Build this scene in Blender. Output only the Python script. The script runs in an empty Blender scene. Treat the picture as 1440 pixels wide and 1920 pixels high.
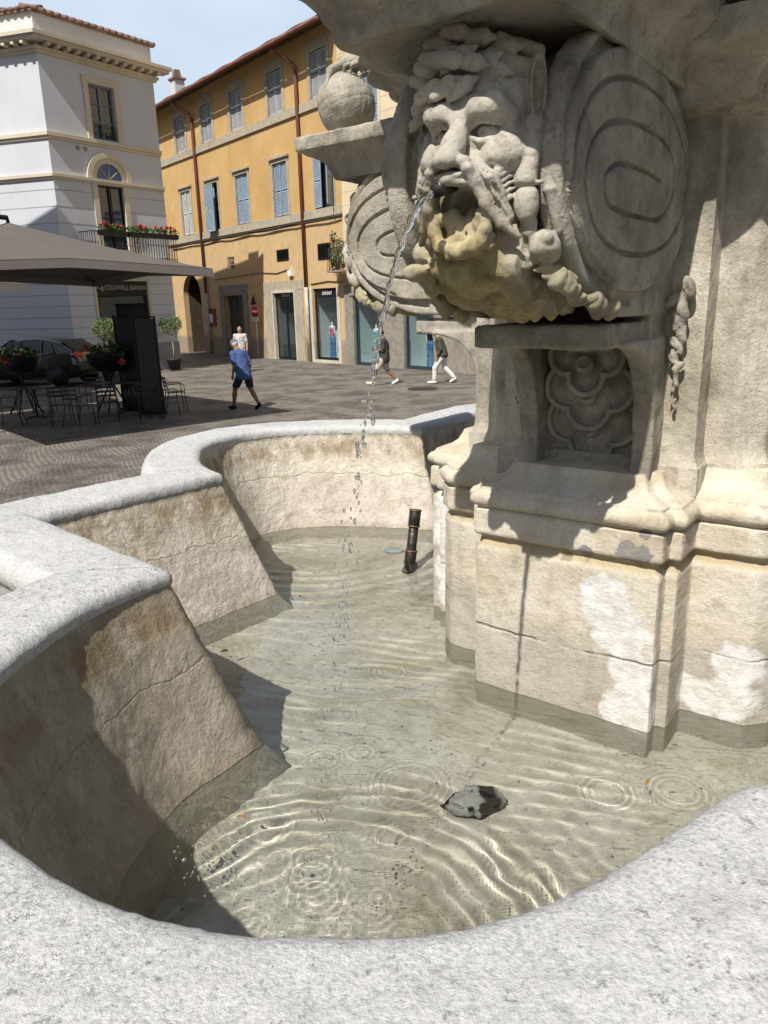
import bpy, math, random
import numpy as np
from mathutils import Vector, Matrix
random.seed(7); rng = np.random.RandomState(5)
S = bpy.context.scene
COL = S.collection
rad = math.radians
# ---------------------------------------------------------------- camera
CH = 2.45
cam = bpy.data.cameras.new('camera'); camo = bpy.data.objects.new('camera', cam); COL.objects.link(camo)
cam.sensor_fit = 'VERTICAL'; cam.sensor_height = 34.6; cam.sensor_width = 25.95
cam.lens = 1400 / 1920 * 34.6
cam.clip_start = .02; cam.clip_end = 2000
_p, _r = rad(15.5), rad(1.5)
cF = Vector((0, math.cos(_p), -math.sin(_p))); _r0 = Vector((1, 0, 0)); _u0 = _r0.cross(cF)
cR = math.cos(_r) * _r0 - math.sin(_r) * _u0; cU = math.sin(_r) * _r0 + math.cos(_r) * _u0
camo.matrix_world = Matrix(((cR.x, cU.x, -cF.x, 0), (cR.y, cU.y, -cF.y, 0), (cR.z, cU.z, -cF.z, CH), (0, 0, 0, 1)))
S.camera = camo
CAM = Vector((0, 0, CH))
# ---------------------------------------------------------------- sky, sun, exposure
SUN_E, SUN_A = 51.5, 27.5          # elevation, heading of the shadows (degrees right of +Y)
w = bpy.data.worlds.new('World'); S.world = w; w.use_nodes = True
nt = w.node_tree; nt.nodes.clear()
sky = nt.nodes.new('ShaderNodeTexSky'); sky.sky_type = 'NISHITA'; sky.sun_disc = False
sky.sun_elevation = rad(SUN_E); sky.sun_rotation = rad(SUN_A + 180); sky.dust_density = 2.2; sky.air_density = 1.0; sky.ozone_density = 1.5
bg = nt.nodes.new('ShaderNodeBackground'); bg.inputs[1].default_value = .062
wo = nt.nodes.new('ShaderNodeOutputWorld')
tc = nt.nodes.new('ShaderNodeTexCoord'); dp = nt.nodes.new('ShaderNodeVectorMath'); dp.operation = 'DOT_PRODUCT'; dp.inputs[1].default_value = (-.28, .90, .33)
nt.links.new(tc.outputs['Generated'], dp.inputs[0]); mr = nt.nodes.new('ShaderNodeMapRange'); mr.inputs[1].default_value = .70; mr.inputs[2].default_value = .95; mr.interpolation_type = 'SMOOTHSTEP'; nt.links.new(dp.outputs['Value'], mr.inputs[0])
ns_ = nt.nodes.new('ShaderNodeTexNoise'); ns_.inputs['Scale'].default_value = 3.2; ns_.inputs['Detail'].default_value = 6; mp_ = nt.nodes.new('ShaderNodeMapping'); mp_.inputs['Scale'].default_value = (1, 1, 2.5); nt.links.new(tc.outputs['Generated'], mp_.inputs[0]); nt.links.new(mp_.outputs[0], ns_.inputs[0])
m2 = nt.nodes.new('ShaderNodeMapRange'); m2.inputs[1].default_value = .25; m2.inputs[2].default_value = .75; m2.inputs[3].default_value = .72; m2.inputs[4].default_value = 1.; nt.links.new(ns_.outputs[0], m2.inputs[0])
mu_ = nt.nodes.new('ShaderNodeMath'); mu_.operation = 'MULTIPLY'; nt.links.new(mr.outputs[0], mu_.inputs[0]); nt.links.new(m2.outputs[0], mu_.inputs[1])
mx_ = nt.nodes.new('ShaderNodeMix'); mx_.data_type = 'RGBA'; nt.links.new(mu_.outputs[0], mx_.inputs[0]); nt.links.new(sky.outputs[0], mx_.inputs[6]); mx_.inputs[7].default_value = (10.0, 11.8, 14.0, 1)      # thin high cloud in the north
nt.links.new(mx_.outputs[2], bg.inputs[0]); nt.links.new(bg.outputs[0], wo.inputs[0])
sl = bpy.data.lights.new('sun', 'SUN'); sl.energy = 5.0; sl.angle = rad(.5); sl.color = (1, .955, .88)
so = bpy.data.objects.new('sun', sl); COL.objects.link(so)
_e, _a = rad(SUN_E), rad(SUN_A)
SD = Vector((math.sin(_a) * math.cos(_e), math.cos(_a) * math.cos(_e), -math.sin(_e)))
so.rotation_euler = SD.to_track_quat('-Z', 'Y').to_euler()
so.location = (-3, -5, 20)
sl.use_shadow = True
S.view_settings.view_transform = 'Standard'; S.view_settings.look = 'None'; S.view_settings.gamma = 1
S.view_settings.exposure = 0.2
S.cycles.use_denoising = True
S.cycles.max_bounces = 9; S.cycles.transparent_max_bounces = 12; S.cycles.sample_clamp_indirect = 6
S.cycles.caustics_reflective = False

# ---------------------------------------------------------------- picture ray helpers (measuring only)
def ray(x, y):
    return cF + cR * ((x - 720) / 1400) - cU * ((y - 960) / 1400)
def G(x, y, z=0.):
    d = ray(x, y); return CAM + d * ((z - CH) / d.z)
def onplane(x, y, p0, n):
    d = ray(x, y); p0 = Vector(p0); n = Vector(n); return CAM + d * ((p0 - CAM).dot(n) / d.dot(n))
def V3(*a): return Vector(a)

# ---------------------------------------------------------------- object helpers
def tag(o, label=None, cat=None, group=None, kind=None):
    if label: o['label'] = label
    if cat: o['category'] = cat
    if group: o['group'] = group
    if kind: o['kind'] = kind
    return o
def thing(name, label, cat, loc=(0, 0, 0), rz=0, group=None):
    o = bpy.data.objects.new(name, None); COL.objects.link(o); o.location = loc; o.rotation_euler = (0, 0, rz)
    o.empty_display_size = .2
    return tag(o, label, cat, group)
def link(name, me, mat=None, parent=None):
    o = bpy.data.objects.new(name, me); COL.objects.link(o)
    if mat is not None and len(me.materials) == 0:
        for m in (mat if isinstance(mat, (list, tuple)) else [mat]): me.materials.append(m)
    if parent is not None: o.parent = parent
    return o
def npmesh(name, V, Fq, smooth=False):
    me = bpy.data.meshes.new(name)
    V = np.asarray(V, np.float32); Fq = np.asarray(Fq, np.int32)
    k = Fq.shape[1]
    me.vertices.add(len(V)); me.vertices.foreach_set('co', V.ravel())
    me.loops.add(Fq.size); me.loops.foreach_set('vertex_index', Fq.ravel())
    me.polygons.add(len(Fq)); me.polygons.foreach_set('loop_start', np.arange(0, Fq.size, k, dtype=np.int32))
    me.polygons.foreach_set('loop_total', np.full(len(Fq), k, np.int32))
    if smooth: me.polygons.foreach_set('use_smooth', np.ones(len(Fq), bool))
    me.update(calc_edges=True); me.validate()
    return me
class MB:
    """collects simple solids; build() links them as one mesh object"""
    def __init__(s): s.v = []; s.f = []; s.sm = []
    def add(s, vs, fs, sm=False, M=None):
        b = len(s.v)
        for p in vs: s.v.append(tuple(M @ Vector(p)) if M is not None else tuple(p))
        for f in fs: s.f.append(tuple(i + b for i in f)); s.sm.append(sm)
        return s
    def box(s, c, d, M=None, rz=0, tap=1.0):
        x, y, z = [q / 2 for q in d]; ca, sa = math.cos(rz), math.sin(rz); vs = []
        for dz in (-z, z):
            k = 1 if dz < 0 else tap
            for dx, dy in ((-x, -y), (x, -y), (x, y), (-x, y)):
                dx *= k; dy *= k
                vs.append((c[0] + dx * ca - dy * sa, c[1] + dx * sa + dy * ca, c[2] + dz))
        return s.add(vs, [(3, 2, 1, 0), (4, 5, 6, 7), (0, 1, 5, 4), (1, 2, 6, 5), (2, 3, 7, 6), (3, 0, 4, 7)], M=M)
    def bb(s, lo, hi, M=None):
        return s.box([(a + b) / 2 for a, b in zip(lo, hi)], [abs(b - a) for a, b in zip(lo, hi)], M)
    def tube(s, pts, r, n=8, M=None, caps=True):
        pts = [Vector(p) for p in pts]; rs = r if isinstance(r, (list, tuple)) else [r] * len(pts)
        vs = []; fs = []; up = None
        for i, p in enumerate(pts):
            t = (pts[min(i + 1, len(pts) - 1)] - pts[max(i - 1, 0)]).normalized()
            if up is None: up = Vector((0, 0, 1)) if abs(t.z) < .9 else Vector((1, 0, 0))
            a = t.cross(up).normalized(); b = t.cross(a).normalized(); up = -b
            if (b.dot(up)) > 0: up = b
            for k in range(n):
                q = 2 * math.pi * k / n; vs.append(p + (a * math.cos(q) + b * math.sin(q)) * rs[i])
        for i in range(len(pts) - 1):
            for k in range(n):
                k2 = (k + 1) % n; fs.append((i * n + k, i * n + k2, (i + 1) * n + k2, (i + 1) * n + k))
        if caps: fs += [tuple(range(n - 1, -1, -1)), tuple((len(pts) - 1) * n + k for k in range(n))]
        return s.add(vs, fs, True, M)
    def lathe(s, prof, n=24, M=None, c=(0, 0, 0)):
        vs = []; fs = []
        for r, z in prof:
            for k in range(n):
                q = 2 * math.pi * k / n; vs.append((c[0] + r * math.cos(q), c[1] + r * math.sin(q), c[2] + z))
        for i in range(len(prof) - 1):
            for k in range(n):
                k2 = (k + 1) % n; fs.append((i * n + k, i * n + k2, (i + 1) * n + k2, (i + 1) * n + k))
        fs += [tuple(range(n - 1, -1, -1)), tuple((len(prof) - 1) * n + k for k in range(n))]
        return s.add(vs, fs, True, M)
    def prism(s, poly, z0, z1, M=None):
        n = len(poly); vs = [(p[0], p[1], z0) for p in poly] + [(p[0], p[1], z1) for p in poly]
        return s.add(vs, [tuple(range(n - 1, -1, -1)), tuple(range(n, 2 * n))] + [(i, (i + 1) % n, n + (i + 1) % n, n + i) for i in range(n)], M=M)
    def ell(s, c, r, n=10, m=7, M=None):
        vs = [(c[0], c[1], c[2] - r[2])]; fs = []
        for i in range(1, m):
            a = -math.pi / 2 + math.pi * i / m
            for k in range(n):
                q = 2 * math.pi * k / n
                vs.append((c[0] + r[0] * math.cos(a) * math.cos(q), c[1] + r[1] * math.cos(a) * math.sin(q), c[2] + r[2] * math.sin(a)))
        vs.append((c[0], c[1], c[2] + r[2]))
        for k in range(n): fs.append((0, 1 + (k + 1) % n, 1 + k))
        for i in range(m - 2):
            for k in range(n):
                k2 = (k + 1) % n; fs.append((1 + i * n + k, 1 + i * n + k2, 1 + (i + 1) * n + k2, 1 + (i + 1) * n + k))
        for k in range(n): fs.append((len(vs) - 1, 1 + (m - 2) * n + k, 1 + (m - 2) * n + (k + 1) % n))
        return s.add(vs, fs, True, M)
    def build(s, name, mat, parent=None, bevel=0):
        me = bpy.data.meshes.new(name); me.from_pydata(s.v, [], s.f)
        me.polygons.foreach_set('use_smooth', s.sm); me.update()
        o = link(name, me, mat, parent)
        if bevel:
            b = o.modifiers.new('b', 'BEVEL'); b.width = bevel; b.segments = 2; b.limit_method = 'ANGLE'
        return o
def text(name, body, size, mat, M, parent, ext=.004, shear=0, sx=1.):
    cu = bpy.data.curves.new(name, 'FONT'); cu.body = body; cu.size = size; cu.extrude = ext; cu.shear = shear
    cu.align_x = 'CENTER'; cu.align_y = 'CENTER'; cu.resolution_u = 3
    o = bpy.data.objects.new(name + '_curve', cu); COL.objects.link(o)
    dg = bpy.context.evaluated_depsgraph_get(); me = bpy.data.meshes.new_from_object(o.evaluated_get(dg))
    bpy.data.objects.remove(o); me.name = name
    me.transform(M @ Matrix.Diagonal((sx, 1, 1, 1)))
    return link(name, me, mat, parent)

# ---------------------------------------------------------------- numpy noise
def _h(ix, iy, iz, s):
    n = (ix * 374761393 + iy * 668265263 + iz * 2147483647 + s * 144665) & 0xffffffff
    n = ((n ^ (n >> 13)) * 1274126177) & 0xffffffff
    return ((n ^ (n >> 16)) & 0xffffff) / float(0xffffff)
def vnoise(P, s=0):
    I = np.floor(P).astype(np.int64); f = P - I; f = f * f * (3 - 2 * f); r = 0
    for dx in (0, 1):
        for dy in (0, 1):
            for dz in (0, 1):
                wt = (f[..., 0] if dx else 1 - f[..., 0]) * (f[..., 1] if dy else 1 - f[..., 1]) * (f[..., 2] if dz else 1 - f[..., 2])
                r = r + wt * _h(I[..., 0] + dx, I[..., 1] + dy, I[..., 2] + dz, s)
    return r
def fbm(P, sc, octv=3, s=0, g=.5):
    r = 0; a = 1; t = 0
    for o in range(octv): r = r + a * (vnoise(P * sc * 2 ** o + 17.3 * o, s + o) - .5); t += a; a *= g
    return r / t * 2

# ---------------------------------------------------------------- implicit sculpting (distance fields -> surface nets)
class Vol:
    def __init__(s, lo, hi, h):
        s.lo = np.array(lo, float); s.h = h
        s.n = np.ceil((np.array(hi) - s.lo) / h).astype(int) + 1
        s.F = np.full(s.n, 9., np.float32)
        ax = [s.lo[i] + h * np.arange(s.n[i]) for i in range(3)]
        s.ax = ax
    def block(s, lo, hi):
        a = np.clip(np.floor((np.array(lo) - s.lo) / s.h).astype(int), 0, s.n); b = np.clip(np.ceil((np.array(hi) - s.lo) / s.h).astype(int) + 1, 0, s.n)
        sl_ = tuple(slice(a[i], b[i]) for i in range(3))
        P = np.stack(np.meshgrid(*[s.ax[i][sl_[i]] for i in range(3)], indexing='ij'), -1)
        return sl_, P
    def op(s, lo, hi, fn, k, sub):
        m = k + 3 * s.h
        sl_, P = s.block(np.array(lo) - m, np.array(hi) + m)
        if P.size == 0: return s
        d = fn(P); a = s.F[sl_]
        if sub:
            d = -d; h_ = np.maximum(k - np.abs(a - d), 0) / k if k > 0 else 0
            s.F[sl_] = np.maximum(a, d) + h_ * h_ * k / 4
        else:
            h_ = np.maximum(k - np.abs(a - d), 0) / k if k > 0 else 0
            s.F[sl_] = np.minimum(a, d) - h_ * h_ * k / 4
        return s
    def ell(s, c, r, k=.01, sub=False, rot=None):
        c = np.array(c, float); r = np.array(r, float); R_ = np.array(rot.to_3x3()) if rot is not None else None
        m = r.max() if rot is not None else r
        def fn(P):
            q = P - c
            if R_ is not None: q = q @ R_
            k0 = np.sqrt(((q / r) ** 2).sum(-1)) + 1e-9; k1 = np.sqrt(((q / r ** 2) ** 2).sum(-1)) + 1e-9
            return k0 * (k0 - 1) / k1
        return s.op(c - m, c + m, fn, k, sub)
    def cap(s, a, b, ra, rb=None, k=.01, sub=False, flat=None):
        rb = ra if rb is None else rb; a = np.array(a, float); b = np.array(b, float); m = max(ra, rb)
        sc = np.array(flat if flat else (1, 1, 1), float)
        def fn(P):
            pa = (P - a) / sc; ba = (b - a) / sc; t = np.clip((pa @ ba) / (ba @ ba + 1e-12), 0, 1)
            return np.sqrt(((pa - t[..., None] * ba) ** 2).sum(-1)) - (ra + (rb - ra) * t)
        return s.op(np.minimum(a, b) - m, np.maximum(a, b) + m, fn, k, sub)
    def chain(s, pts, rs, k=.01, sub=False, flat=None):
        for i in range(len(pts) - 1):
            s.cap(pts[i], pts[i + 1], rs[i] if isinstance(rs, (list, tuple)) else rs, rs[i + 1] if isinstance(rs, (list, tuple)) else rs, k, sub, flat)
        return s
    def box(s, c, d, rr=.005, k=.005, sub=False, rot=None):
        c = np.array(c, float); d = np.array(d, float) / 2; R_ = np.array(rot.to_3x3()) if rot is not None else None
        m = np.sqrt((d ** 2).sum()) if rot is not None else d
        def fn(P):
            q = P - c
            if R_ is not None: q = q @ R_
            q = np.abs(q) - d + rr
            return np.sqrt((np.maximum(q, 0) ** 2).sum(-1)) + np.minimum(q.max(-1), 0) - rr
        return s.op(c - m, c + m, fn, k, sub)
    def poly2(s, poly, axis, lo, hi, k=.004, sub=False, rr=0.):
        """extrude a 2-D polygon (in the two axes other than `axis`) between lo and hi on axis"""
        A = [i for i in range(3) if i != axis]; pl = np.array(poly, float)
        L = np.zeros(3); Hh = np.zeros(3); L[A] = pl.min(0); Hh[A] = pl.max(0); L[axis] = lo; Hh[axis] = hi
        def fn(P):
            d2 = polysdf(P[:, :, :, A].reshape(-1, 2) if False else P[..., A], pl) + rr
            dz = np.abs(P[..., axis] - (lo + hi) / 2) - (hi - lo) / 2 + rr
            return np.minimum(np.maximum(d2, dz), 0) + np.sqrt(np.maximum(d2, 0) ** 2 + np.maximum(dz, 0) ** 2) - rr
        return s.op(L, Hh, fn, k, sub)
    def noise(s, amp, sc, octv=3, seed=0):
        m = np.abs(s.F) < 4 * s.h + amp
        idx = np.argwhere(m); P = s.lo + idx * s.h
        s.F[m] += (amp * fbm(P, sc, octv, seed)).astype(np.float32); return s
    def mesh(s, name, xf=None, mat=None, parent=None, smooth=True):
        F = s.F; ins = F < 0
        nx, ny, nz = F.shape
        c = [ins[dx:nx - 1 + dx, dy:ny - 1 + dy, dz:nz - 1 + dz] for dx in (0, 1) for dy in (0, 1) for dz in (0, 1)]
        sm = sum(q.astype(np.int8) for q in c); act = (sm > 0) & (sm < 8)
        idx = -np.ones(act.shape, np.int64); cells = np.argwhere(act); idx[act] = np.arange(len(cells))
        off = np.array([(dx, dy, dz) for dx in (0, 1) for dy in (0, 1) for dz in (0, 1)])
        vals = np.stack([F[tuple((cells + o).T)] for o in off], 1)
        acc = np.zeros((len(cells), 3)); cnt = np.zeros(len(cells))
        for i in range(8):
            for j in range(i + 1, 8):
                if np.abs(off[i] - off[j]).sum() != 1: continue
                a, b = vals[:, i], vals[:, j]; cr = (a < 0) != (b < 0)
                t = np.where(cr, a / np.where(cr, a - b, 1), 0)
                acc += np.where(cr[:, None], off[i] + t[:, None] * (off[j] - off[i]), 0); cnt += cr
        V = s.lo + (cells + acc / np.maximum(cnt, 1)[:, None]) * s.h
        quads = []
        for ax_ in range(3):
            a1, a2 = [(1, 2), (2, 0), (0, 1)][ax_]
            sl0 = [slice(1, n_ - 1) for n_ in F.shape]; sl1 = list(sl0); sl0[ax_] = slice(0, F.shape[ax_] - 1); sl1[ax_] = slice(1, F.shape[ax_])
            A = ins[tuple(sl0)]; B = ins[tuple(sl1)]; ch = np.argwhere(A != B)
            if len(ch) == 0: continue
            base = ch + np.array([1 if i != ax_ else 0 for i in range(3)])
            e1_ = np.zeros(3, int); e1_[a1] = 1; e2_ = np.zeros(3, int); e2_[a2] = 1
            q = np.stack([idx[tuple((base - e1_ - e2_).T)], idx[tuple((base - e2_).T)], idx[tuple(base.T)], idx[tuple((base - e1_).T)]], 1)
            fl = ~A[tuple(ch.T)]; q[fl] = q[fl][:, ::-1]
            quads.append(q)
        Q = np.concatenate(quads); Q = Q[(Q >= 0).all(1)]
        if xf is not None: V = xf(V)
        a_, b_, c_ = V[Q[:, 0]], V[Q[:, 1]], V[Q[:, 2]]; d_ = V[Q[:, 3]]
        if (np.einsum('ij,ij->i', a_, np.cross(b_, c_)) + np.einsum('ij,ij->i', a_, np.cross(c_, d_))).sum() < 0: Q = Q[:, ::-1]
        me = npmesh(name, V, Q, smooth)
        return link(name, me, mat, parent)
def polysdf(P, pl):
    d = None; sgn = np.ones(P.shape[:-1]); n = len(pl)
    for i in range(n):
        a = pl[i]; b = pl[(i + 1) % n]; e = b - a; wv = P - a
        t = np.clip((wv @ e) / (e @ e + 1e-12), 0, 1); q = ((wv - t[..., None] * e) ** 2).sum(-1)
        d = q if d is None else np.minimum(d, q)
        c1 = P[..., 1] >= a[1]; c2 = P[..., 1] < b[1]; c3 = e[0] * wv[..., 1] > e[1] * wv[..., 0]
        fl = (c1 & c2 & c3) | (~c1 & ~c2 & ~c3); sgn = np.where(fl, -sgn, sgn)
    return sgn * np.sqrt(d)
def spline(pts, n, closed=False):
    P = [np.array(p, float) for p in pts]; out = []; m = len(P)
    for i in range(m if closed else m - 1):
        g = lambda k: P[k % m] if closed else P[min(max(k, 0), m - 1)]
        p0, p1, p2, p3 = g(i - 1), g(i), g(i + 1), g(i + 2)
        for k in range(n):
            t = k / n; out.append(.5 * ((2 * p1) + (p2 - p0) * t + (2 * p0 - 5 * p1 + 4 * p2 - p3) * t * t + (3 * p1 - p0 - 3 * p2 + p3) * t ** 3))
    if not closed: out.append(P[-1])
    return np.array(out)

# ---------------------------------------------------------------- node materials
class NT:
    def __init__(s, name):
        s.m = bpy.data.materials.new(name); s.m.use_nodes = True; s.t = s.m.node_tree; s.t.nodes.clear()
        s.out = s.t.nodes.new('ShaderNodeOutputMaterial'); s._co = None
    def new(s, typ, props=None, **inp):
        n = s.t.nodes.new('ShaderNode' + typ)
        for k, v in (props or {}).items(): setattr(n, k, v)
        for k, v in inp.items():
            key = int(k[1:]) if k[0] == '_' and k[1:].isdigit() else k.replace('_', ' ')
            s.set(n.inputs[key], v)
        return n
    def set(s, sock, v):
        if hasattr(v, 'is_linked') or isinstance(v, bpy.types.NodeSocket): s.t.links.new(v, sock)
        elif isinstance(v, bpy.types.Node): s.t.links.new(v.outputs[0], sock)
        else:
            if isinstance(v, (tuple, list)) and len(v) == 3 and sock.type == 'RGBA': v = (*v, 1)
            sock.default_value = v
    def co(s):
        if s._co is None: s._co = s.t.nodes.new('ShaderNodeTexCoord').outputs['Object']
        return s._co
    def noise(s, sc, det=4, rough=.55, dist=0, vec=None, mapsc=None):
        v = vec if vec is not None else s.co()
        if mapsc: v = s.new('Mapping', Vector=v, Scale=mapsc).outputs[0]
        return s.new('TexNoise', Vector=v, Scale=sc, Detail=det, Roughness=rough, Distortion=dist).outputs[0]
    def vor(s, sc, feat='F1', vec=None, rnd=1.):
        return s.new('TexVoronoi', {'feature': feat}, Vector=vec if vec is not None else s.co(), Scale=sc, Randomness=rnd)
    def ramp(s, f, *st, interp='LINEAR'):
        n = s.t.nodes.new('ShaderNodeValToRGB'); n.color_ramp.interpolation = interp; s.set(n.inputs[0], f)
        el = n.color_ramp.elements
        while len(el) < len(st): el.new(.5)
        for e, (p, c) in zip(el, st):
            e.position = p; e.color = (*c, 1) if isinstance(c, (tuple, list)) else (c, c, c, 1)
        return n.outputs[0]
    def mix(s, f, a, b, mode='MIX'):
        n = s.t.nodes.new('ShaderNodeMix'); n.data_type = 'RGBA'; n.blend_type = mode
        s.set(n.inputs[0], f); s.set(n.inputs[6], a); s.set(n.inputs[7], b); return n.outputs[2]
    def math(s, op, a, b=0., c=None, clamp=False):
        n = s.t.nodes.new('ShaderNodeMath'); n.operation = op; n.use_clamp = clamp; s.set(n.inputs[0], a); s.set(n.inputs[1], b)
        if c is not None: s.set(n.inputs[2], c)
        return n.outputs[0]
    def xyz(s, vec=None):
        return s.new('SeparateXYZ', Vector=vec if vec is not None else s.co()).outputs
    def rng(s, v, a, b, c=0., d=1., smooth=False):
        n = s.t.nodes.new('ShaderNodeMapRange'); n.clamp = True
        if smooth: n.interpolation_type = 'SMOOTHSTEP'
        for i, q in enumerate((v, a, b, c, d)): s.set(n.inputs[i], q)
        return n.outputs[0]
    def bump(s, h, strength=.5, dist=.01, nrm=None):
        n = s.new('Bump', Height=h, Strength=strength, Distance=dist)
        if nrm is not None: s.set(n.inputs['Normal'], nrm)
        return n.outputs[0]
    def done(s, col, rough=.8, nrm=None, metal=0., spec=.3, **kw):
        b = s.new('BsdfPrincipled'); s.set(b.inputs['Base Color'], col); s.set(b.inputs['Roughness'], rough); s.set(b.inputs['Metallic'], metal)
        s.set(b.inputs['Specular IOR Level'], spec)
        if nrm is not None: s.set(b.inputs['Normal'], nrm)
        for k, v in kw.items(): s.set(b.inputs[k.replace('_', ' ')], v)
        s.t.links.new(b.outputs[0], s.out.inputs[0]); s.b = b; return s.m
def flat(name, col, rough=.6, metal=0., var=.12, sc=6., bump=0., bsc=40., spec=.3, **kw):
    t = NT(name); n = t.noise(sc, 5)
    c = t.mix(t.rng(n, .3, .7), tuple(x * (1 - var) for x in col), tuple(min(1, x * (1 + var)) for x in col))
    return t.done(c, rough, t.bump(t.noise(bsc, 3), bump, .01) if bump else None, metal, spec, **kw)
#@@MATERIALS
def stone_rim():
    t = NT('rim_stone'); fine = t.noise(150, 5, .75); mid = t.noise(22, 6, .7); big = t.noise(3.2, 5, .6)
    c = t.ramp(fine, (.32, (.30, .305, .31)), (.45, (.48, .483, .48)), (.56, (.59, .59, .58)), (.72, (.68, .675, .66)))
    c = t.mix(t.rng(mid, .50, .68, 0, .6), c, (.61, .60, .58)); c = t.mix(t.rng(t.noise(7, 7, .72), .53, .62, 0, .4), c, (.42, .415, .405)); c = t.mix(t.rng(big, .48, .66, 0, .35), c, (.45, .455, .465))
    sp3 = t.noise(60, 6, .8); c = t.mix(t.rng(sp3, .60, .70, 0, .6), c, (.22, .215, .205))
    v = t.vor(6.5); wob = t.math('ADD', v.outputs['Distance'], t.math('MULTIPLY', t.math('SUBTRACT', mid, .5), .12))
    spot = t.math('MULTIPLY', t.rng(wob, .06, .10, 1, 0), t.rng(t.xyz(v.outputs['Color'])[0], .62, .66)); c = t.mix(t.math('MULTIPLY', spot, .5), c, (.36, .27, .20))
    v2 = t.vor(24); sp2 = t.math('MULTIPLY', t.rng(v2.outputs['Distance'], .06, .14, 1, 0), t.rng(t.xyz(v2.outputs['Color'])[1], .80, .84)); c = t.mix(t.math('MULTIPLY', sp2, .45), c, (.30, .28, .26))
    vc = t.new('TexVoronoi', {'feature': 'DISTANCE_TO_EDGE'}, Vector=t.new('VectorMath', {'operation': 'ADD'}, _0=t.co(), _1=t.new('TexNoise', Vector=t.co(), Scale=9., Detail=5., Roughness=.7).outputs[1]).outputs[0], Scale=3.1).outputs[0]
    crack = t.math('MULTIPLY', t.rng(vc, .0, .012, 1, 0), t.rng(t.noise(2.1, 3), .52, .60)); c = t.mix(t.math('MULTIPLY', crack, .45), c, (.22, .21, .20))
    h = t.math('ADD', t.math('MULTIPLY', fine, .45), t.math('MULTIPLY', mid, 1.)); h = t.math('SUBTRACT', t.math('SUBTRACT', h, t.math('MULTIPLY', crack, .4)), t.math('MULTIPLY', t.rng(sp3, .6, .7), .4))
    return t.done(c, .85, t.bump(h, .75, .010), spec=.25)
def stone_wall():
    t = NT('basin_plaster'); z = t.xyz()[2]
    n1 = t.noise(3.2, 6, .65); n2 = t.noise(22, 6, .7); n3 = t.noise(120, 4, .7); n4 = t.noise(9, 5, .6)
    c = t.ramp(n1, (.30, (.47, .41, .31)), (.46, (.61, .55, .45)), (.6, (.70, .65, .56)), (.75, (.63, .57, .46)))
    lowm = t.rng(t.math('ADD', z, t.math('MULTIPLY', n4, .05)), 1.60, 1.625, 1, 0)      # lower course: pinker, paler
    c = t.mix(t.math('MULTIPLY', lowm, .65), c, t.ramp(n4, (.3, (.48, .42, .36)), (.6, (.66, .60, .555)), (.8, (.72, .67, .63))))
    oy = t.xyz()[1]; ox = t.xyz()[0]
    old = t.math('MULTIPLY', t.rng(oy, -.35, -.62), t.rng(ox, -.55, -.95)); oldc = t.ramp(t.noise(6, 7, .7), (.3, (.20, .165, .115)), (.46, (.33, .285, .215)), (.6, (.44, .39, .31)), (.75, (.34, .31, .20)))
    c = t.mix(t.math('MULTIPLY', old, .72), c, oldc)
    band = t.math('MULTIPLY', t.math('MULTIPLY', t.rng(z, 1.66, 1.72), t.rng(z, 1.82, 1.76)), t.rng(t.noise(14, 6, .7, 0, None, (1, 1, .35)), .40, .58)); c = t.mix(t.math('MULTIPLY', band, .8), c, (.28, .20, .11))
    run = t.noise(9, 6, .7, 0, None, (1.5, 1.5, .14)); c = t.mix(t.rng(run, .52, .68, 0, .4), c, (.33, .28, .21))
    wet = t.rng(t.math('ADD', z, t.math('MULTIPLY', n2, .03)), 1.375, 1.40, 1, 0); c = t.mix(t.math('MULTIPLY', wet, .4), c, (.36, .30, .22)); c = t.mix(t.math('MULTIPLY', t.rng(z, 1.345, 1.355, 1, 0), .6), c, (.56, .56, .46))
    c = t.mix(t.rng(n2, .54, .70, 0, .5), c, (.30, .26, .21)); c = t.mix(t.rng(n3, .5, .7, 0, .4), c, (.20, .17, .13))
    wv = t.new('TexNoise', Vector=t.co(), Scale=5.2, Detail=8., Roughness=.7, Distortion=1.1).outputs[0]
    crack = t.math('MULTIPLY', t.rng(t.math('ABSOLUTE', t.math('SUBTRACT', wv, .5)), 0., .006, .8, 0), t.rng(t.noise(2.0, 3), .5, .58))
    seam = t.rng(t.math('ABSOLUTE', t.math('SUBTRACT', t.math('ADD', z, t.math('MULTIPLY', n4, .06)), 1.64)), .0, .004, 1, 0)
    crack = t.math('MAXIMUM', crack, t.math('MULTIPLY', seam, .8))
    c = t.mix(t.math('MULTIPLY', crack, .38), c, (.18, .15, .12))
    h = t.math('ADD', t.math('MULTIPLY', n2, 1.), t.math('MULTIPLY', n3, .25)); h = t.math('ADD', h, t.math('MULTIPLY', t.rng(t.noise(11, 8, .72, .2), .42, .62), .9))
    h = t.math('SUBTRACT', h, t.math('MULTIPLY', crack, .7))
    return t.done(c, .9, t.bump(h, .6, .012), spec=.15)
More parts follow.
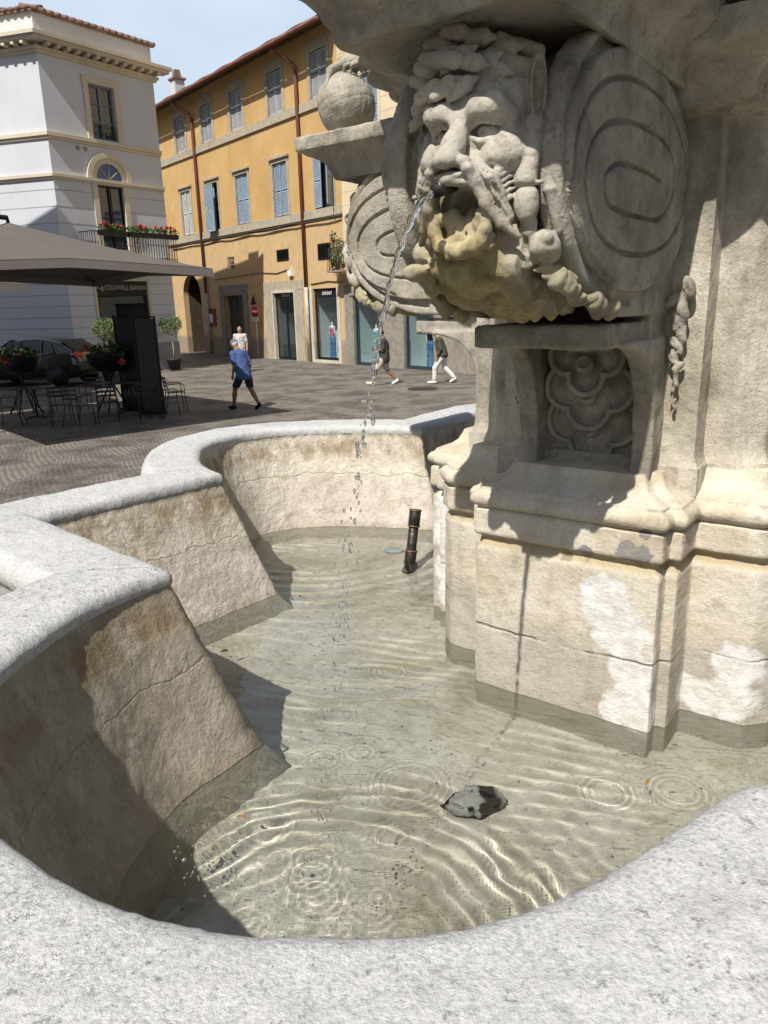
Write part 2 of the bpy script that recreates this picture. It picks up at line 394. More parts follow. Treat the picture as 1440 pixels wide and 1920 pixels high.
def stone_floor():
    t = NT('basin_bed'); n1 = t.noise(4, 6, .65, .5); n2 = t.noise(40, 5, .75); n3 = t.noise(9, 4)
    c = t.ramp(n1, (.3, (.37, .345, .265)), (.48, (.55, .53, .45)), (.65, (.64, .62, .55)), (.8, (.48, .44, .31)))
    c = t.mix(t.rng(n2, .52, .75, 0, .75), c, (.24, .22, .15)); c = t.mix(t.rng(n3, .6, .75, 0, .5), c, (.32, .30, .15))
    v = t.vor(38); sp = t.math('MULTIPLY', t.rng(v.outputs['Distance'], .12, .22, 1, 0), t.rng(t.xyz(v.outputs['Color'])[0], .90, .94))
    c = t.mix(sp, c, (.14, .12, .09))
    return t.done(c, .9, t.bump(n2, .5, .01), spec=.1)
def water_mat():
    t = NT('water_surface')
    b = t.new('BsdfRefraction', Color=(.93, .97, .93), IOR=1.33, Roughness=0.0)
    g = t.new('BsdfGlass', Color=(.985, .99, .97), IOR=1.33, Roughness=0.0)
    t.t.links.new(g.outputs[0], t.out.inputs[0]); t.t.nodes.remove(b)
    return t.m
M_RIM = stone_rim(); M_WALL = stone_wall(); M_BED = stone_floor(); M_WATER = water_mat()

# ================================================================= FOUNTAIN
E1 = np.array([.8, -.6, 0.]); E2 = np.array([-.6, -.8, 0.]); SB = 1.1
O0 = np.array([.798, 2.208, 0.]); O = np.array([.878, 2.429, 0.])
CAMN = np.array([0, 0, CH])
def W(V, rot=0, du=0.):
    """body coordinates (v, u, z) -> world; rot = quarter turns about the fountain's centre; du pushes outward"""
    V = np.asarray(V, float); v, u, z = V[..., 0], V[..., 1] + du, V[..., 2]
    for _ in range(rot): v, u = -u, v
    P = O0 + v[..., None] * E1 + u[..., None] * E2; P = P + np.stack([0 * z, 0 * z, z], -1)
    return CAMN + SB * (P - CAMN)
ZW = 1.35; ZF = 1.205; ZR = 1.85
def l2w(v, u): p = O + v * E1 + u * E2; return (p[0], p[1])
def wl(x, y): q = np.array([x, y, 0]) - O; return (q @ E1, q @ E2)
fountain = thing('stone_fountain', 'weathered pale stone baroque fountain with bearded water-spouting mask and lobed basin', 'fountain', tuple(O[:2]) + (0,))
lobe1 = [(-.526, 1.708), (-.60, 1.60), (-.648, 1.49), (-.682, 1.35), (-.695, 1.216), (-.69, 1.08), (-.635, .945), (-.555, .845), (-.472, .767), (-.341, .677), (-.184, .622), (-.075, .609), (.032, .608), (.144, .637), (.243, .688), (.329, .745), (.415, .805), (.47, .83), (.56, .826), (.70, .79)]
lobe2 = [(.201, 3.764), (-.06, 3.84), (-.32, 3.861), (-.55, 3.82), (-.71, 3.712), (-.79, 3.56), (-.82, 3.388), (-.805, 3.25), (-.77, 3.1), (-.72, 2.96), (-.618, 2.797)]
L1 = [wl(*p) for p in spline(lobe1, 6)]; L2 = [wl(*p) for p in spline(lobe2, 8)]
def symlobe(rot):
    base = [(-.65, 1.39)] + [(.0 + .74 * math.cos(a), 1.42 + .69 * math.sin(a)) for a in np.linspace(math.pi - .12, .12, 26)] + [(.65, 1.39)]
    o = []
    for v, u in base:
        for _ in range(rot): v, u = -u, v
        o.append((v, u))
    return o
# order: lobe1 (v from - to +), corner, lobe(+v), corner, lobe(-u), corner, lobe2, corner
outl = L1 + [(1.42, 1.36)] + symlobe(3) + [(1.40, -1.40)] + symlobe(2) + [(-1.38, -1.42)] + L2 + [(-1.463, 1.334)]
pl = np.array([l2w(*p) for p in outl])
def resample(pl, ks):
    out = []; n = len(pl)
    for i in range(n):
        a, b = pl[i], pl[(i + 1) % n]
        for j in range(ks[i]): out.append(a + (b - a) * j / ks[i])
    return np.array(out)
def fine(m):
    if m[1] > 4.2 or m[0] > 1.1: return .04
    return .006 if m[1] < 1.2 else .010
seg_k = [max(1, int(math.ceil(np.hypot(*(pl[(i + 1) % len(pl)] - pl[i])) / fine((pl[i] + pl[(i + 1) % len(pl)]) / 2)))) for i in range(len(pl))]
inner = resample(pl, seg_k)
def off_poly(P_, d):
    P_ = np.array(P_, float); n = len(P_); out = []
    for i in range(n):
        a = P_[i] - P_[i - 1]; b = P_[(i + 1) % n] - P_[i]; a /= np.linalg.norm(a); b /= np.linalg.norm(b)
        na = np.array([-a[1], a[0]]); nb = np.array([-b[1], b[0]]); m = na + nb; out.append(P_[i] + m * d / max(.35, (m @ m) / 2))
    return np.array(out)
n_in = len(inner)
tg = np.roll(inner, -2, 0) - np.roll(inner, 2, 0); tg /= np.hypot(tg[:, 0], tg[:, 1])[:, None]
area = .5 * np.sum(inner[:, 0] * np.roll(inner[:, 1], -1) - np.roll(inner[:, 0], -1) * inner[:, 1])
nr = np.stack([tg[:, 1], -tg[:, 0]], 1) * (1 if area > 0 else -1)      # outward
RW = .235
def offset(dist):
    P_ = inner + nr * dist
    if dist <= 0: return resample(off_poly(pl, -dist * (1 if area > 0 else -1)), seg_k)
    d = np.full(n_in, 9.)
    for s_ in range(0, n_in, 200):
        q = P_[s_:s_ + 200, None, :] - inner[None]; d[s_:s_ + 200] = np.sqrt((q ** 2).sum(-1)).min(1)
    bad = d < dist * .97
    # collapse each run of crossing points on to its notch
    if bad.any() and not bad.all():
        st = int(np.argmax(~bad)); i = st
        while i < st + n_in:
            if bad[i % n_in]:
                j = i
                while bad[j % n_in]: j += 1
                q = .5 * (P_[(i - 1) % n_in] + P_[j % n_in])
                for k in range(i, j): P_[k % n_in] = q
                i = j
            else: i += 1
    return P_
prof = []                                        # (outward distance, z, part 0 wall / 1 rim)
for z in np.linspace(ZF - .03, ZR - .045, 38): prof.append((-.200 + .200 * ((z - ZF) / (ZR - .045 - ZF)) ** .95 if z > ZF else -.200, z))
nwall = len(prof)
prof += [(-.003, ZR - .040), (-.005, ZR - .030), (-.004, ZR - .019), (.0, ZR - .010), (.008, ZR - .004)]
prof += [(d, ZR + .006 * math.sin(math.pi * d / RW)) for d in np.linspace(.022, RW - .03, 22)]
prof += [(RW - .014, ZR - .006), (RW - .002, ZR - .02), (RW + .006, ZR - .045), (RW + .002, ZR - .075), (RW - .02, ZR - .09), (RW - .03, ZR - .11), (RW - .05, ZR - .4), (RW - .03, .55)]
offs = {}
def offc(d):
    k = round(d, 4)
    if k not in offs: offs[k] = offset(d)
    return offs[k]
def strip(name, pr, mat, amp, seed):
    rings = []
    for d, z in pr:
        q = offc(d); rings.append(np.concatenate([q, np.full((n_in, 1), z)], 1))
    R_ = np.array(rings); P_ = R_.reshape(-1, 3)
    ns = np.zeros_like(R_); du = np.gradient(R_, axis=0); dv = np.roll(R_, -1, 1) - np.roll(R_, 1, 1)
    ns = np.cross(du, dv); ns /= (np.linalg.norm(ns, axis=-1, keepdims=True) + 1e-9)
    dsp = amp * (fbm(P_, 5, 3, seed) + .55 * fbm(P_, 22, 3, seed + 5) + .35 * fbm(P_, 70, 2, seed + 9))
    P_ = P_ + ns.reshape(-1, 3) * dsp[:, None] * (1 if True else 0)
    m = len(pr); i = np.arange(m - 1)[:, None] * n_in + np.arange(n_in)[None]; j = np.arange(m - 1)[:, None] * n_in + (np.arange(n_in)[None] + 1) % n_in
    Q = np.stack([i, j, j + n_in, i + n_in], -1).reshape(-1, 4)
    if area > 0: Q = Q[:, ::-1]
    P_ = P_ - np.array([O[0], O[1], 0])
    return link(name, npmesh(name, P_, Q, True), mat, fountain)
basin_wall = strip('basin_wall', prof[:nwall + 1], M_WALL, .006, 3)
basin_rim = strip('basin_rim', prof[nwall:], M_RIM, .005, 3)
tag(basin_rim, 'pale grey worn stone rim of the lobed basin')
# bed
NB = 90
gx = np.linspace(pl[:, 0].min() + .02, pl[:, 0].max() - .02, NB * 2); gy = np.linspace(pl[:, 1].min() + .02, pl[:, 1].max() - .02, NB * 2)
def grid_inside(gx, gy, zf, shr, poly):
    X, Y_ = np.meshgrid(gx, gy, indexing='ij'); P_ = np.stack([X, Y_], -1)
    d = polysdf(P_, poly); nx, ny = len(gx), len(gy)
    idx = np.arange(nx * ny).reshape(nx, ny); ok = d < -shr
    a = ok[:-1, :-1] | ok[1:, :-1] | ok[1:, 1:] | ok[:-1, 1:]
    Q = np.stack([idx[:-1, :-1], idx[1:, :-1], idx[1:, 1:], idx[:-1, 1:]], -1)[a]
    V = np.stack([X.ravel(), Y_.ravel(), zf(X, Y_).ravel()], -1)
    u, inv = np.unique(Q, return_inverse=True)
    return V[u], inv.reshape(-1, 4)
bd = lambda X, Y_: ZF + .012 * fbm(np.stack([X, Y_, 0 * X], -1), 3, 4, 9)
V_, Q_ = grid_inside(gx, gy, bd, .05, pl[::3])
V_ = V_ - np.array([O[0], O[1], 0])
basin_bed = link('basin_floor', npmesh('basin_floor', V_, Q_, True), M_BED, fountain)
# ---- water
JET = W([0., 1.62, 0.])[:2]; JET2 = G(600, 1018, ZW)[:2]
drops = [(708, 1243, .052, 1.), (1127, 1467, .055, 1.2), (1268, 1465, .062, .9), (740, 1452, .085, .8), (575, 1405, .04, .8), (605, 1322, .05, .6), (520, 1180, .05, .6),
         (455, 1530, .06, .8), (700, 1545, .035, .9), (880, 1500, .03, .7), (660, 1560, .02, .8), (1000, 1640, .04, .6), (470, 1590, .03, .8), (640, 1480, .03, .6), (930, 1155, .03, .8), (1180, 1405, .04, .4)]
def wz(X, Y_):
    P_ = np.stack([X, Y_, 0 * X], -1); Z_ = np.zeros_like(X)
    def ring(cx, cy, lam, amp, r0, width, ph=0., wob=.0):
        r = np.hypot(X - cx, Y_ - cy); r = r * (1 + wob * fbm(P_, 4, 2, 31))
        return amp * np.sin(2 * np.pi * r / lam + ph) * np.exp(-((r - r0) / width) ** 2)
    r1 = np.hypot(X - JET[0], Y_ - JET[1]); wob = r1 * (1 + .30 * fbm(P_, 2.4, 4, 41)) + .02 * fbm(P_, 9, 3, 42)
    Z_ += .00055 * np.sin(2 * np.pi * wob / .05) * np.exp(-((r1 - .42) / .20) ** 2) * (.3 + 1.3 * vnoise(P_ * 6, 77))
    Z_ += .00033 * np.sin(2 * np.pi * (r1 * (1 + .10 * fbm(P_, 2, 3, 49))) / .072 + 1) * np.exp(-((r1 - .70) / .32) ** 2) * (.3 + 1.2 * vnoise(P_ * 4, 79))
    Z_ += .0011 * fbm(P_, 30, 3, 51) * np.exp(-(r1 / .30) ** 2) + .0009 * fbm(P_, 12, 3, 52) * np.exp(-(r1 / .45) ** 2)
    r2 = np.hypot(X - JET2[0], Y_ - JET2[1]); wob2 = r2 * (1 + .12 * fbm(P_, 1.7, 3, 43)) + .02 * fbm(P_, 5, 3, 44)
    Z_ += .0009 * np.sin(2 * np.pi * wob2 / .085) * np.exp(-((r2 - .62) / .34) ** 2) * (.5 + vnoise(P_ * 4, 80))
    Z_ += .0007 * np.sin(2 * np.pi * wob2 / .15 + 2) * np.exp(-((r2 - 1.3) / .7) ** 2) * (.4 + vnoise(P_ * 3, 78))
    Z_ += .0015 * fbm(P_, 14, 3, 57) * np.exp(-(r2 / .35) ** 2)
    Z_ += .0010 * fbm(P_, 5, 4, 61) + .00045 * fbm(P_, 20, 3, 66) + .00035 * np.sin(2 * np.pi * (X * .35 + Y_ + .08 * fbm(P_, 2.2, 3, 68)) / .055) * np.clip(vnoise(P_ * 2.6, 69) * 1.8 - .5, 0, 1)
    rd = np.random.RandomState(21)
    for k in range(46):
        ax, ay = JET[0] + rd.normal() * .17, JET[1] + abs(rd.normal()) * .28 - .05; rr_ = rd.uniform(.012, .05); Z_ += ring(ax, ay, rd.uniform(.012, .02), .00022 * rd.uniform(.4, 1.3), rr_, rr_ * .5)
    for px, py, rr, a in drops:
        q = G(px, py, ZW); Z_ += ring(q.x, q.y, .0155, .00030 * a, rr, rr * .33)
    return Z_ + ZW
fx = np.arange(-1.02, 1.38, .0065); fy = np.arange(.55, 3.95, .0065)
V_, Q_ = grid_inside(fx, fy, wz, .02, pl)
water = link('water', npmesh('water', V_, Q_, True), M_WATER); sl.cycles.is_caustics_light = True; water.cycles.is_caustics_caster = True
basin_bed.cycles.is_caustics_receiver = True; basin_wall.cycles.is_caustics_receiver = True
tag(water, 'clear shallow rippled water filling the lobed stone basin', 'water', kind='structure')
fx2 = np.arange(-1.6, 3.2, .08); fy2 = np.arange(.4, 4.8, .08)
# ---- ground (placeholder)
# ---------------------------------------------------------------- fountain body
def patches(t, pts, nz=.9, sc=11):
    """union of ragged blotches (world x, y, z, r) in the fountain's own coordinates -> mask"""
    n = t.math('MULTIPLY', t.math('SUBTRACT', t.noise(sc, 6, .65), .5), nz * 2); m = None
    for x, y, z, r in pts:
        v = t.new('VectorMath', {'operation': 'DISTANCE'}); t.set(v.inputs[0], t.co()); v.inputs[1].default_value = (x - O[0], y - O[1], z)
        d = t.math('DIVIDE', v.outputs['Value'], r); m = d if m is None else t.math('MINIMUM', m, d)
    return t.rng(t.math('ADD', m, n), .90, 1.12, 1, 0)
def carved(name, yel=0., mask=False, dark=.65, k=1.):
    t = NT(name); z = t.xyz()[2]
    n1 = t.noise(6, 6, .62, .3); n2 = t.noise(30, 6, .7); n3 = t.noise(150, 3, .7); n4 = t.noise(2.2, 3)
    c = t.ramp(n1, (.28, (.165 * k, .146 * k, .112 * k)), (.45, (.335 * k, .303 * k, .238 * k)), (.62, (.47 * k, .433 * k, .358 * k)), (.8, (.38 * k, .35 * k, .292 * k)))
    st = t.noise(7, 5, .6, 0, None, (1.6, 1.6, .16)); c = t.mix(t.rng(st, .48, .70, 0, .6), c, (.20, .195, .185)); c = t.mix(t.rng(t.noise(3.1, 5, .6), .5, .7, 0, .5), c, (.50 * k, .478 * k, .42 * k))
    c = t.mix(t.rng(n2, .53, .70, 0, dark), c, (.15, .132, .105)); c = t.mix(t.rng(n3, .54, .72, 0, .45), c, (.12, .11, .09)); c = t.mix(t.rng(t.noise(4.3, 7, .72), .55, .64, 0, .5), c, (.19, .17, .14))
    pit = t.vor(120 if mask else 95); pg = t.math('MULTIPLY', t.rng(pit.outputs['Distance'], .08, .24, 1, 0), t.math('MULTIPLY', t.rng(n4, .45, .6), t.rng(t.xyz(pit.outputs['Color'])[0], .5, .7))); c = t.mix(t.math('MULTIPLY', pg, .45), c, (.09, .08, .07))
    if mask:
        lo = t.rng(t.math('ADD', z, t.math('MULTIPLY', t.noise(14, 4), .12)), 2.60, 2.72, 1, 0, True)
        vv = t.new('VectorMath', {'operation': 'DOT_PRODUCT'}); t.set(vv.inputs[0], t.co()); vv.inputs[1].default_value = (1, 0, 0)
        near = t.rng(t.math('ABSOLUTE', t.math('ADD', vv.outputs['Value'], .0)), .065, .13, 1, 0, True)
        f = t.math('MULTIPLY', lo, near)
        c = t.mix(t.math('MULTIPLY', f, .9), c, t.ramp(t.noise(16, 5, .7), (.35, (.13, .095, .035)), (.5, (.36, .29, .15)), (.65, (.50, .44, .29)), (.8, (.24, .20, .06))))
        c = t.mix(t.math('MULTIPLY', t.rng(z, 2.56, 2.50), .45), c, t.ramp(t.noise(20, 4), (.4, (.15, .13, .07)), (.6, (.34, .30, .12))))
    h = t.math('ADD', t.math('MULTIPLY', n2, 1.), t.math('MULTIPLY', n3, .35)); h = t.math('SUBTRACT', h, t.math('MULTIPLY', pg, .3))
    return t.done(c, .88, t.bump(h, .55 if mask else .8, .007 if mask else .009), spec=.2)
def pedestal_stone():
    t = NT('pedestal_stone'); z = t.xyz()[2]
    n1 = t.noise(5, 6, .6, .3); n2 = t.noise(26, 7, .72); n3 = t.noise(130, 3, .7)
    hor = t.noise(15, 7, .7, .2, None, (1, 1, 1.7))
    c = t.ramp(n1, (.3, (.46, .395, .285)), (.45, (.60, .535, .42)), (.6, (.68, .63, .53)), (.78, (.58, .54, .465)))
    gm = t.rng(t.math('ADD', z, t.math('MULTIPLY', n1, .30)), 1.66, 1.76, 1, 0)      # greyer lower course
    c = t.mix(t.math('MULTIPLY', gm, .7), c, t.ramp(n2, (.35, (.33, .30, .26)), (.55, (.45, .42, .38)), (.7, (.54, .51, .47))))
    pts = [tuple(onplane(x, y, W([0, .62, 2]), E2)) + (r,) for x, y, r in ((1135, 1130, .062), (1165, 1190, .06), (1185, 1255, .048), (1180, 1320, .05), (1150, 1335, .03), (1200, 1355, .04), (1245, 1250, .03), (1245, 1320, .03))]
    pts += [tuple(onplane(x, y, W([0, .463, 2]), E2)) + (r,) for x, y, r in ((1385, 1250, .05), (1370, 1310, .055), (1320, 1310, .045), (1290, 1290, .035))]
    pts += [tuple(onplane(x, y, W([-.62, .24, 2]), E2)) + (r,) for x, y, r in ((846, 950, .06), (846, 1010, .06), (846, 1070, .06), (846, 1110, .045))]
    pd = [tuple(onplane(x, y, W([0, .62, 2]), E2)) + (r,) for x, y, r in ((1175, 1030, .028), (1205, 1040, .03), (1100, 1040, .022), (1210, 1000, .016), (1060, 1040, .018))]
    c = t.mix(t.math('MULTIPLY', patches(t, pd, 1.3, 30), .85), c, (.20, .20, .21))
    band = t.rng(t.math('ABSOLUTE', t.math('SUBTRACT', z, 1.80)), .012, .022, 1, 0); c = t.mix(t.math('MULTIPLY', band, .6), c, (.40, .30, .13))
    wet = t.rng(t.math('ADD', z, t.math('MULTIPLY', n1, .05)), 1.385, 1.42, 1, 0, True); c = t.mix(t.math('MULTIPLY', wet, .35), c, (.40, .37, .30)); c = t.mix(t.math('MULTIPLY', t.rng(z, 1.345, 1.355, 1, 0), .6), c, (.56, .56, .46))
    c = t.mix(t.rng(t.noise(8, 7, .75), .54, .62, 0, .45), c, (.36, .31, .235)); run = t.noise(11, 6, .7, 0, None, (1.4, 1.4, .15)); c = t.mix(t.rng(run, .54, .68, 0, .35), c, (.38, .35, .29))
    c = t.mix(t.rng(n2, .56, .74, 0, .45), c, (.30, .26, .19)); c = t.mix(t.rng(n3, .35, .65, .2, 0), c, (.14, .12, .10))
    wv = t.new('TexNoise', Vector=t.co(), Scale=7., Detail=6., Roughness=.6, Distortion=.6).outputs[0]
    jz = t.math('ABSOLUTE', t.math('SUBTRACT', t.math('ADD', z, t.math('MULTIPLY', t.noise(7, 5, .7), .035)), 1.555)); crack = t.math('MULTIPLY', t.rng(jz, .001, .006, 1, 0), t.rng(t.noise(5, 3), .42, .55))
    c = t.mix(patches(t, [(x, y, z, r * 1.22) for x, y, z, r in pts], .65, 17), c, t.ramp(n2, (.4, (.60, .58, .54)), (.6, (.74, .73, .70))))
    c = t.mix(t.math('MULTIPLY', crack, .5), c, (.20, .17, .13))
    h = t.math('ADD', t.math('MULTIPLY', hor, .7), t.math('MULTIPLY', n2, .5)); h = t.math('ADD', h, t.math('MULTIPLY', n3, .2)); h = t.math('SUBTRACT', h, t.math('MULTIPLY', crack, .5))
    return t.done(c, .9, t.bump(h, .75, .011), spec=.15)
M_CARV = carved('carved_stone'); M_SHAFT = carved('shaft_stone', dark=.35, k=1.28); M_MASK = carved('mask_stone', mask=True, dark=.6); M_PED = pedestal_stone()
M_DARKMETAL = flat('old_bronze', (.055, .05, .045), .45, .6, .4, 30, .4)

OV = np.array([O[0], O[1], 0.])
xfW = lambda V: W(V) - OV
def quarter(q):
    o = []
    for r in range(4):
        for v, u in q:
            for _ in range(r): v, u = u, -v
            o.append((v, u))
    return o
def off_poly(P_, d):
    P_ = np.array(P_, float); n = len(P_); out = []
    for i in range(n):
        a = P_[i] - P_[i - 1]; b = P_[(i + 1) % n] - P_[i]; a /= np.linalg.norm(a); b /= np.linalg.norm(b)
        na = np.array([-a[1], a[0]]); nb = np.array([-b[1], b[0]]); m = na + nb; out.append(P_[i] + m * d / max(.35, (m @ m) / 2) if True else 0)
    return np.array(out)
def loft(name, poly, prof, mat, step=.012, amp=.004, seed=0, cap=True, sgn=1, sc0=9, rnd=1, parent=None, xf=None):
    """rings of a mitred plan polygon; prof = (offset, z)"""
    base = np.array(poly, float); rings = []; ks = []
    n = len(base)
    for i in range(n): ks.append(max(1, int(np.ceil(np.linalg.norm(base[(i + 1) % n] - base[i]) / step))))
    for d, z in prof:
        q = off_poly(base, sgn * d); r = []
        for i in range(n):
            a, b = q[i], q[(i + 1) % n]
            for j in range(ks[i]): r.append((*(a + (b - a) * j / ks[i]), z))
        rings.append(r)
    R_ = np.array(rings); m, N_ = R_.shape[:2]
    for _ in range(rnd): R_[:, :, :2] = .5 * R_[:, :, :2] + .25 * (np.roll(R_, 1, 1) + np.roll(R_, -1, 1))[:, :, :2]
    du = np.gradient(R_, axis=0); dv = np.roll(R_, -1, 1) - np.roll(R_, 1, 1); ns = np.cross(dv, du); ns /= np.linalg.norm(ns, axis=-1, keepdims=True) + 1e-9
    P_ = R_.reshape(-1, 3)
    if sgn > 0: ns = -ns
    nn = fbm(P_, sc0, 3, seed) + .6 * fbm(P_ * np.array([1, 1, 2.2]), 34, 3, seed + 3) + .35 * fbm(P_, 90, 2, seed + 6)
    P_ = P_ + ns.reshape(-1, 3) * (amp * nn)[:, None]
    i = np.arange(m - 1)[:, None] * N_ + np.arange(N_)[None]; j = np.arange(m - 1)[:, None] * N_ + (np.arange(N_)[None] + 1) % N_
    Q = np.stack([i, j, j + N_, i + N_], -1).reshape(-1, 4)
    me = npmesh(name, (xf or xfW)(P_), Q, True)
    if cap:
        bm = bmesh_from(me); bm.faces.new([bm.verts[k] for k in range((m - 1) * N_, m * N_)]); bm.faces.new([bm.verts[k] for k in range(N_ - 1, -1, -1)])
        bmesh.ops.recalc_face_normals(bm, faces=bm.faces); bm.to_mesh(me); bm.free()
        me.polygons.foreach_set('use_smooth', np.ones(len(me.polygons), bool))
    me.set_sharp_from_angle(angle=rad(48))
    return link(name, me, mat, parent or fountain)
import bmesh
def bmesh_from(me):
    bm = bmesh.new(); bm.from_mesh(me); bm.verts.ensure_lookup_table(); return bm
def zz(*seg):
    """dense profile: list of (offset, z) corner points, subdivided"""
    out = []
    for (a, b) in zip(seg[:-1], seg[1:]):
        L = math.hypot(b[0] - a[0], b[1] - a[1]); k = max(1, int(L / .010))
        for j in range(k): out.append((a[0] + (b[0] - a[0]) * j / k, a[1] + (b[1] - a[1]) * j / k))
    out.append(seg[-1]); return out
ped = quarter([(-.236, .62), (.236, .62), (.236, .575), (.264, .575), (.264, .463), (.41, .463), (.463, .41), (.463, .264), (.575, .264), (.575, .236)])
sgnP = -1 if off_poly([(0, 0), (0, 1), (1, 1), (1, 0)], 1)[0][0] > 0 else 1
tor = [(-.004 + .017 * math.sin(a), 1.968 - .020 * math.cos(a)) for a in np.linspace(.2, math.pi - .2, 9)]
prof_ped = zz((.0, 1.24), (.0, 1.838)) + [(-.004, 1.846), (-.011, 1.853), (-.013, 1.860), (-.010, 1.868), (.002, 1.874), (.006, 1.880)] + zz((.006, 1.886), (.004, 1.938)) + [(-.006, 1.944)] + tor + [(-.006, 1.991), (-.007, 1.997), (-.012, 1.999), (-.024, 2.004), (-.044, 2.012), (-.060, 2.024), (-.068, 2.040), (-.075, 2.056)]
pedestal = loft('pedestal', ped, prof_ped, M_PED, .010, .0030, 11, sgn=sgnP, rnd=1); pedestal.cycles.is_caustics_receiver = True
shaft_q = quarter([(-.245, .452), (.245, .452), (.245, .37), (.315, .37), (.37, .315), (.37, .245)])
prof_sh = [(.014, 2.0), (.014, 2.066), (.009, 2.070), (.007, 2.078), (.002, 2.088), (.001, 2.10)] + zz((.0, 2.12), (.0, 2.80)) + [(.004, 2.808), (.018, 2.810), (.022, 2.818), (.040, 2.822), (.062, 2.826), (.066, 2.835), (.068, 2.848), (.074, 2.865), (.090, 2.885), (.115, 2.900), (.140, 2.908), (.150, 2.914), (.155, 2.955), (.15, 2.965)]
shaft = loft('shaft', shaft_q, prof_sh, M_SHAFT, .009, .0026, 23, sgn=sgnP, rnd=0)
LA = math.atan2(.6, -.8)
def xfL(V, st=None):
    V = np.array(V, float)
    if st: V[..., 1] = np.where(V[..., 1] > st[0], st[0] + (V[..., 1] - st[0]) * st[1], V[..., 1])
    return np.stack([-SB * V[..., 0], SB * V[..., 1], CH + SB * (V[..., 2] - CH)], -1)
# --- bracket (built once for the side with the big mask, then turned)
def build_bracket():
    H_ = .0055
    vol = Vol((-.29, .38, 2.00), (.29, 1.14, 2.93), H_)
    outer = [(.42, 2.90), (.80, 2.90), (.92, 2.868), (1.0, 2.81), (1.035, 2.74), (1.045, 2.67), (1.03, 2.59), (.985, 2.515), (.91, 2.462), (.82, 2.43), (.74, 2.415), (.42, 2.415)]
    outer = [tuple(p) for p in spline(outer[1:-1], 4)] + [(.42, 2.415), (.42, 2.90)]
    small = [tuple(q) for q in off_poly(outer, .022)]
    d0 = polysdf(np.array([[.7, 2.6]]), np.array(small))[0]; d1 = polysdf(np.array([[.7, 2.6]]), np.array(outer))[0]
    if d0 < d1: small = [tuple(q) for q in off_poly(outer, -.022)]
    vol.poly2(small, 0, -.148, .148, 0, rr=.006)
    for s_ in (-1, 1):
        vol.poly2(outer, 0, min(s_ * .124, s_ * .167), max(s_ * .124, s_ * .167), .006, rr=.006)
        vol.poly2([(u, z) for u, z in [(.40, 2.34), (.40, 2.89), (.55, 2.88), (.60, 2.6), (.56, 2.36)]], 0, min(s_ * .10, s_ * .158), max(s_ * .10, s_ * .158), .006)
    for s_ in (-1, 1):
        rim = [(s_ * .171, p[0], p[1]) for p in spline([(.75, 2.885), (.90, 2.855), (.985, 2.775), (1.012, 2.66), (.975, 2.555), (.87, 2.475), (.72, 2.443)], 4)]
        for a, b in zip(rim[:-1], rim[1:]): vol.cap(a, b, .009, k=.004, sub=True, flat=(1.6, 1, 1))
    # shelf and the ribs below it
    vol.box((0, .60, 2.378), (.296, .36, .048), .004, .003)
    con = [(.40, 2.37), (.765, 2.362), (.70, 2.356), (.64, 2.345), (.585, 2.318), (.548, 2.27), (.527, 2.20), (.518, 2.12), (.524, 2.06), (.545, 2.02), (.40, 2.01)]
    con = [(.40, 2.37)] + [tuple(p) for p in spline(con[1:-1], 3)] + [(.40, 2.01)]
    for s_ in (-1, 1): vol.poly2(con, 0, min(s_ * .118, s_ * .168), max(s_ * .118, s_ * .168), .004, rr=.004)
    vol.box((0, .43, 2.20), (.32, .05, .36), .004, .003)
    for z_, w_ in ((2.055, .012), (2.075, .006)): vol.box((0, .455 + w_ / 2, z_), (.232, .02 + w_, .018), .004, .004)
    # leaf drops between bracket and pilaster edge
    rl = np.random.RandomState(12)
    for s_ in (-1, 1):
        for i in range(22):
            z_ = 2.47 - .013 * i; k_ = 1 - .035 * i; M_ = Matrix.Rotation(rl.uniform(-.9, .9), 3, 'Y') @ Matrix.Rotation(rl.uniform(-.6, .6), 3, 'X')
            c_ = (s_ * (.196 + rl.uniform(-.016, .016) * k_), .475 + rl.uniform(0, .018) * k_, z_); vol.ell(c_, (.014 * k_, .012 * k_ + .003, .027 * k_), .0025, False, M_)
            if i % 3 == 0: vol.ell((c_[0], c_[1] + .014 * k_, c_[2]), (.004, .007, .018 * k_), .002, True, M_)
    vol.noise(.0042, 18, 4, 7)
    b = vol.mesh('scroll_bracket', lambda V: xfL(V, (.62, 1.082)), M_CARV, fountain); b.rotation_euler.z = LA
    return b
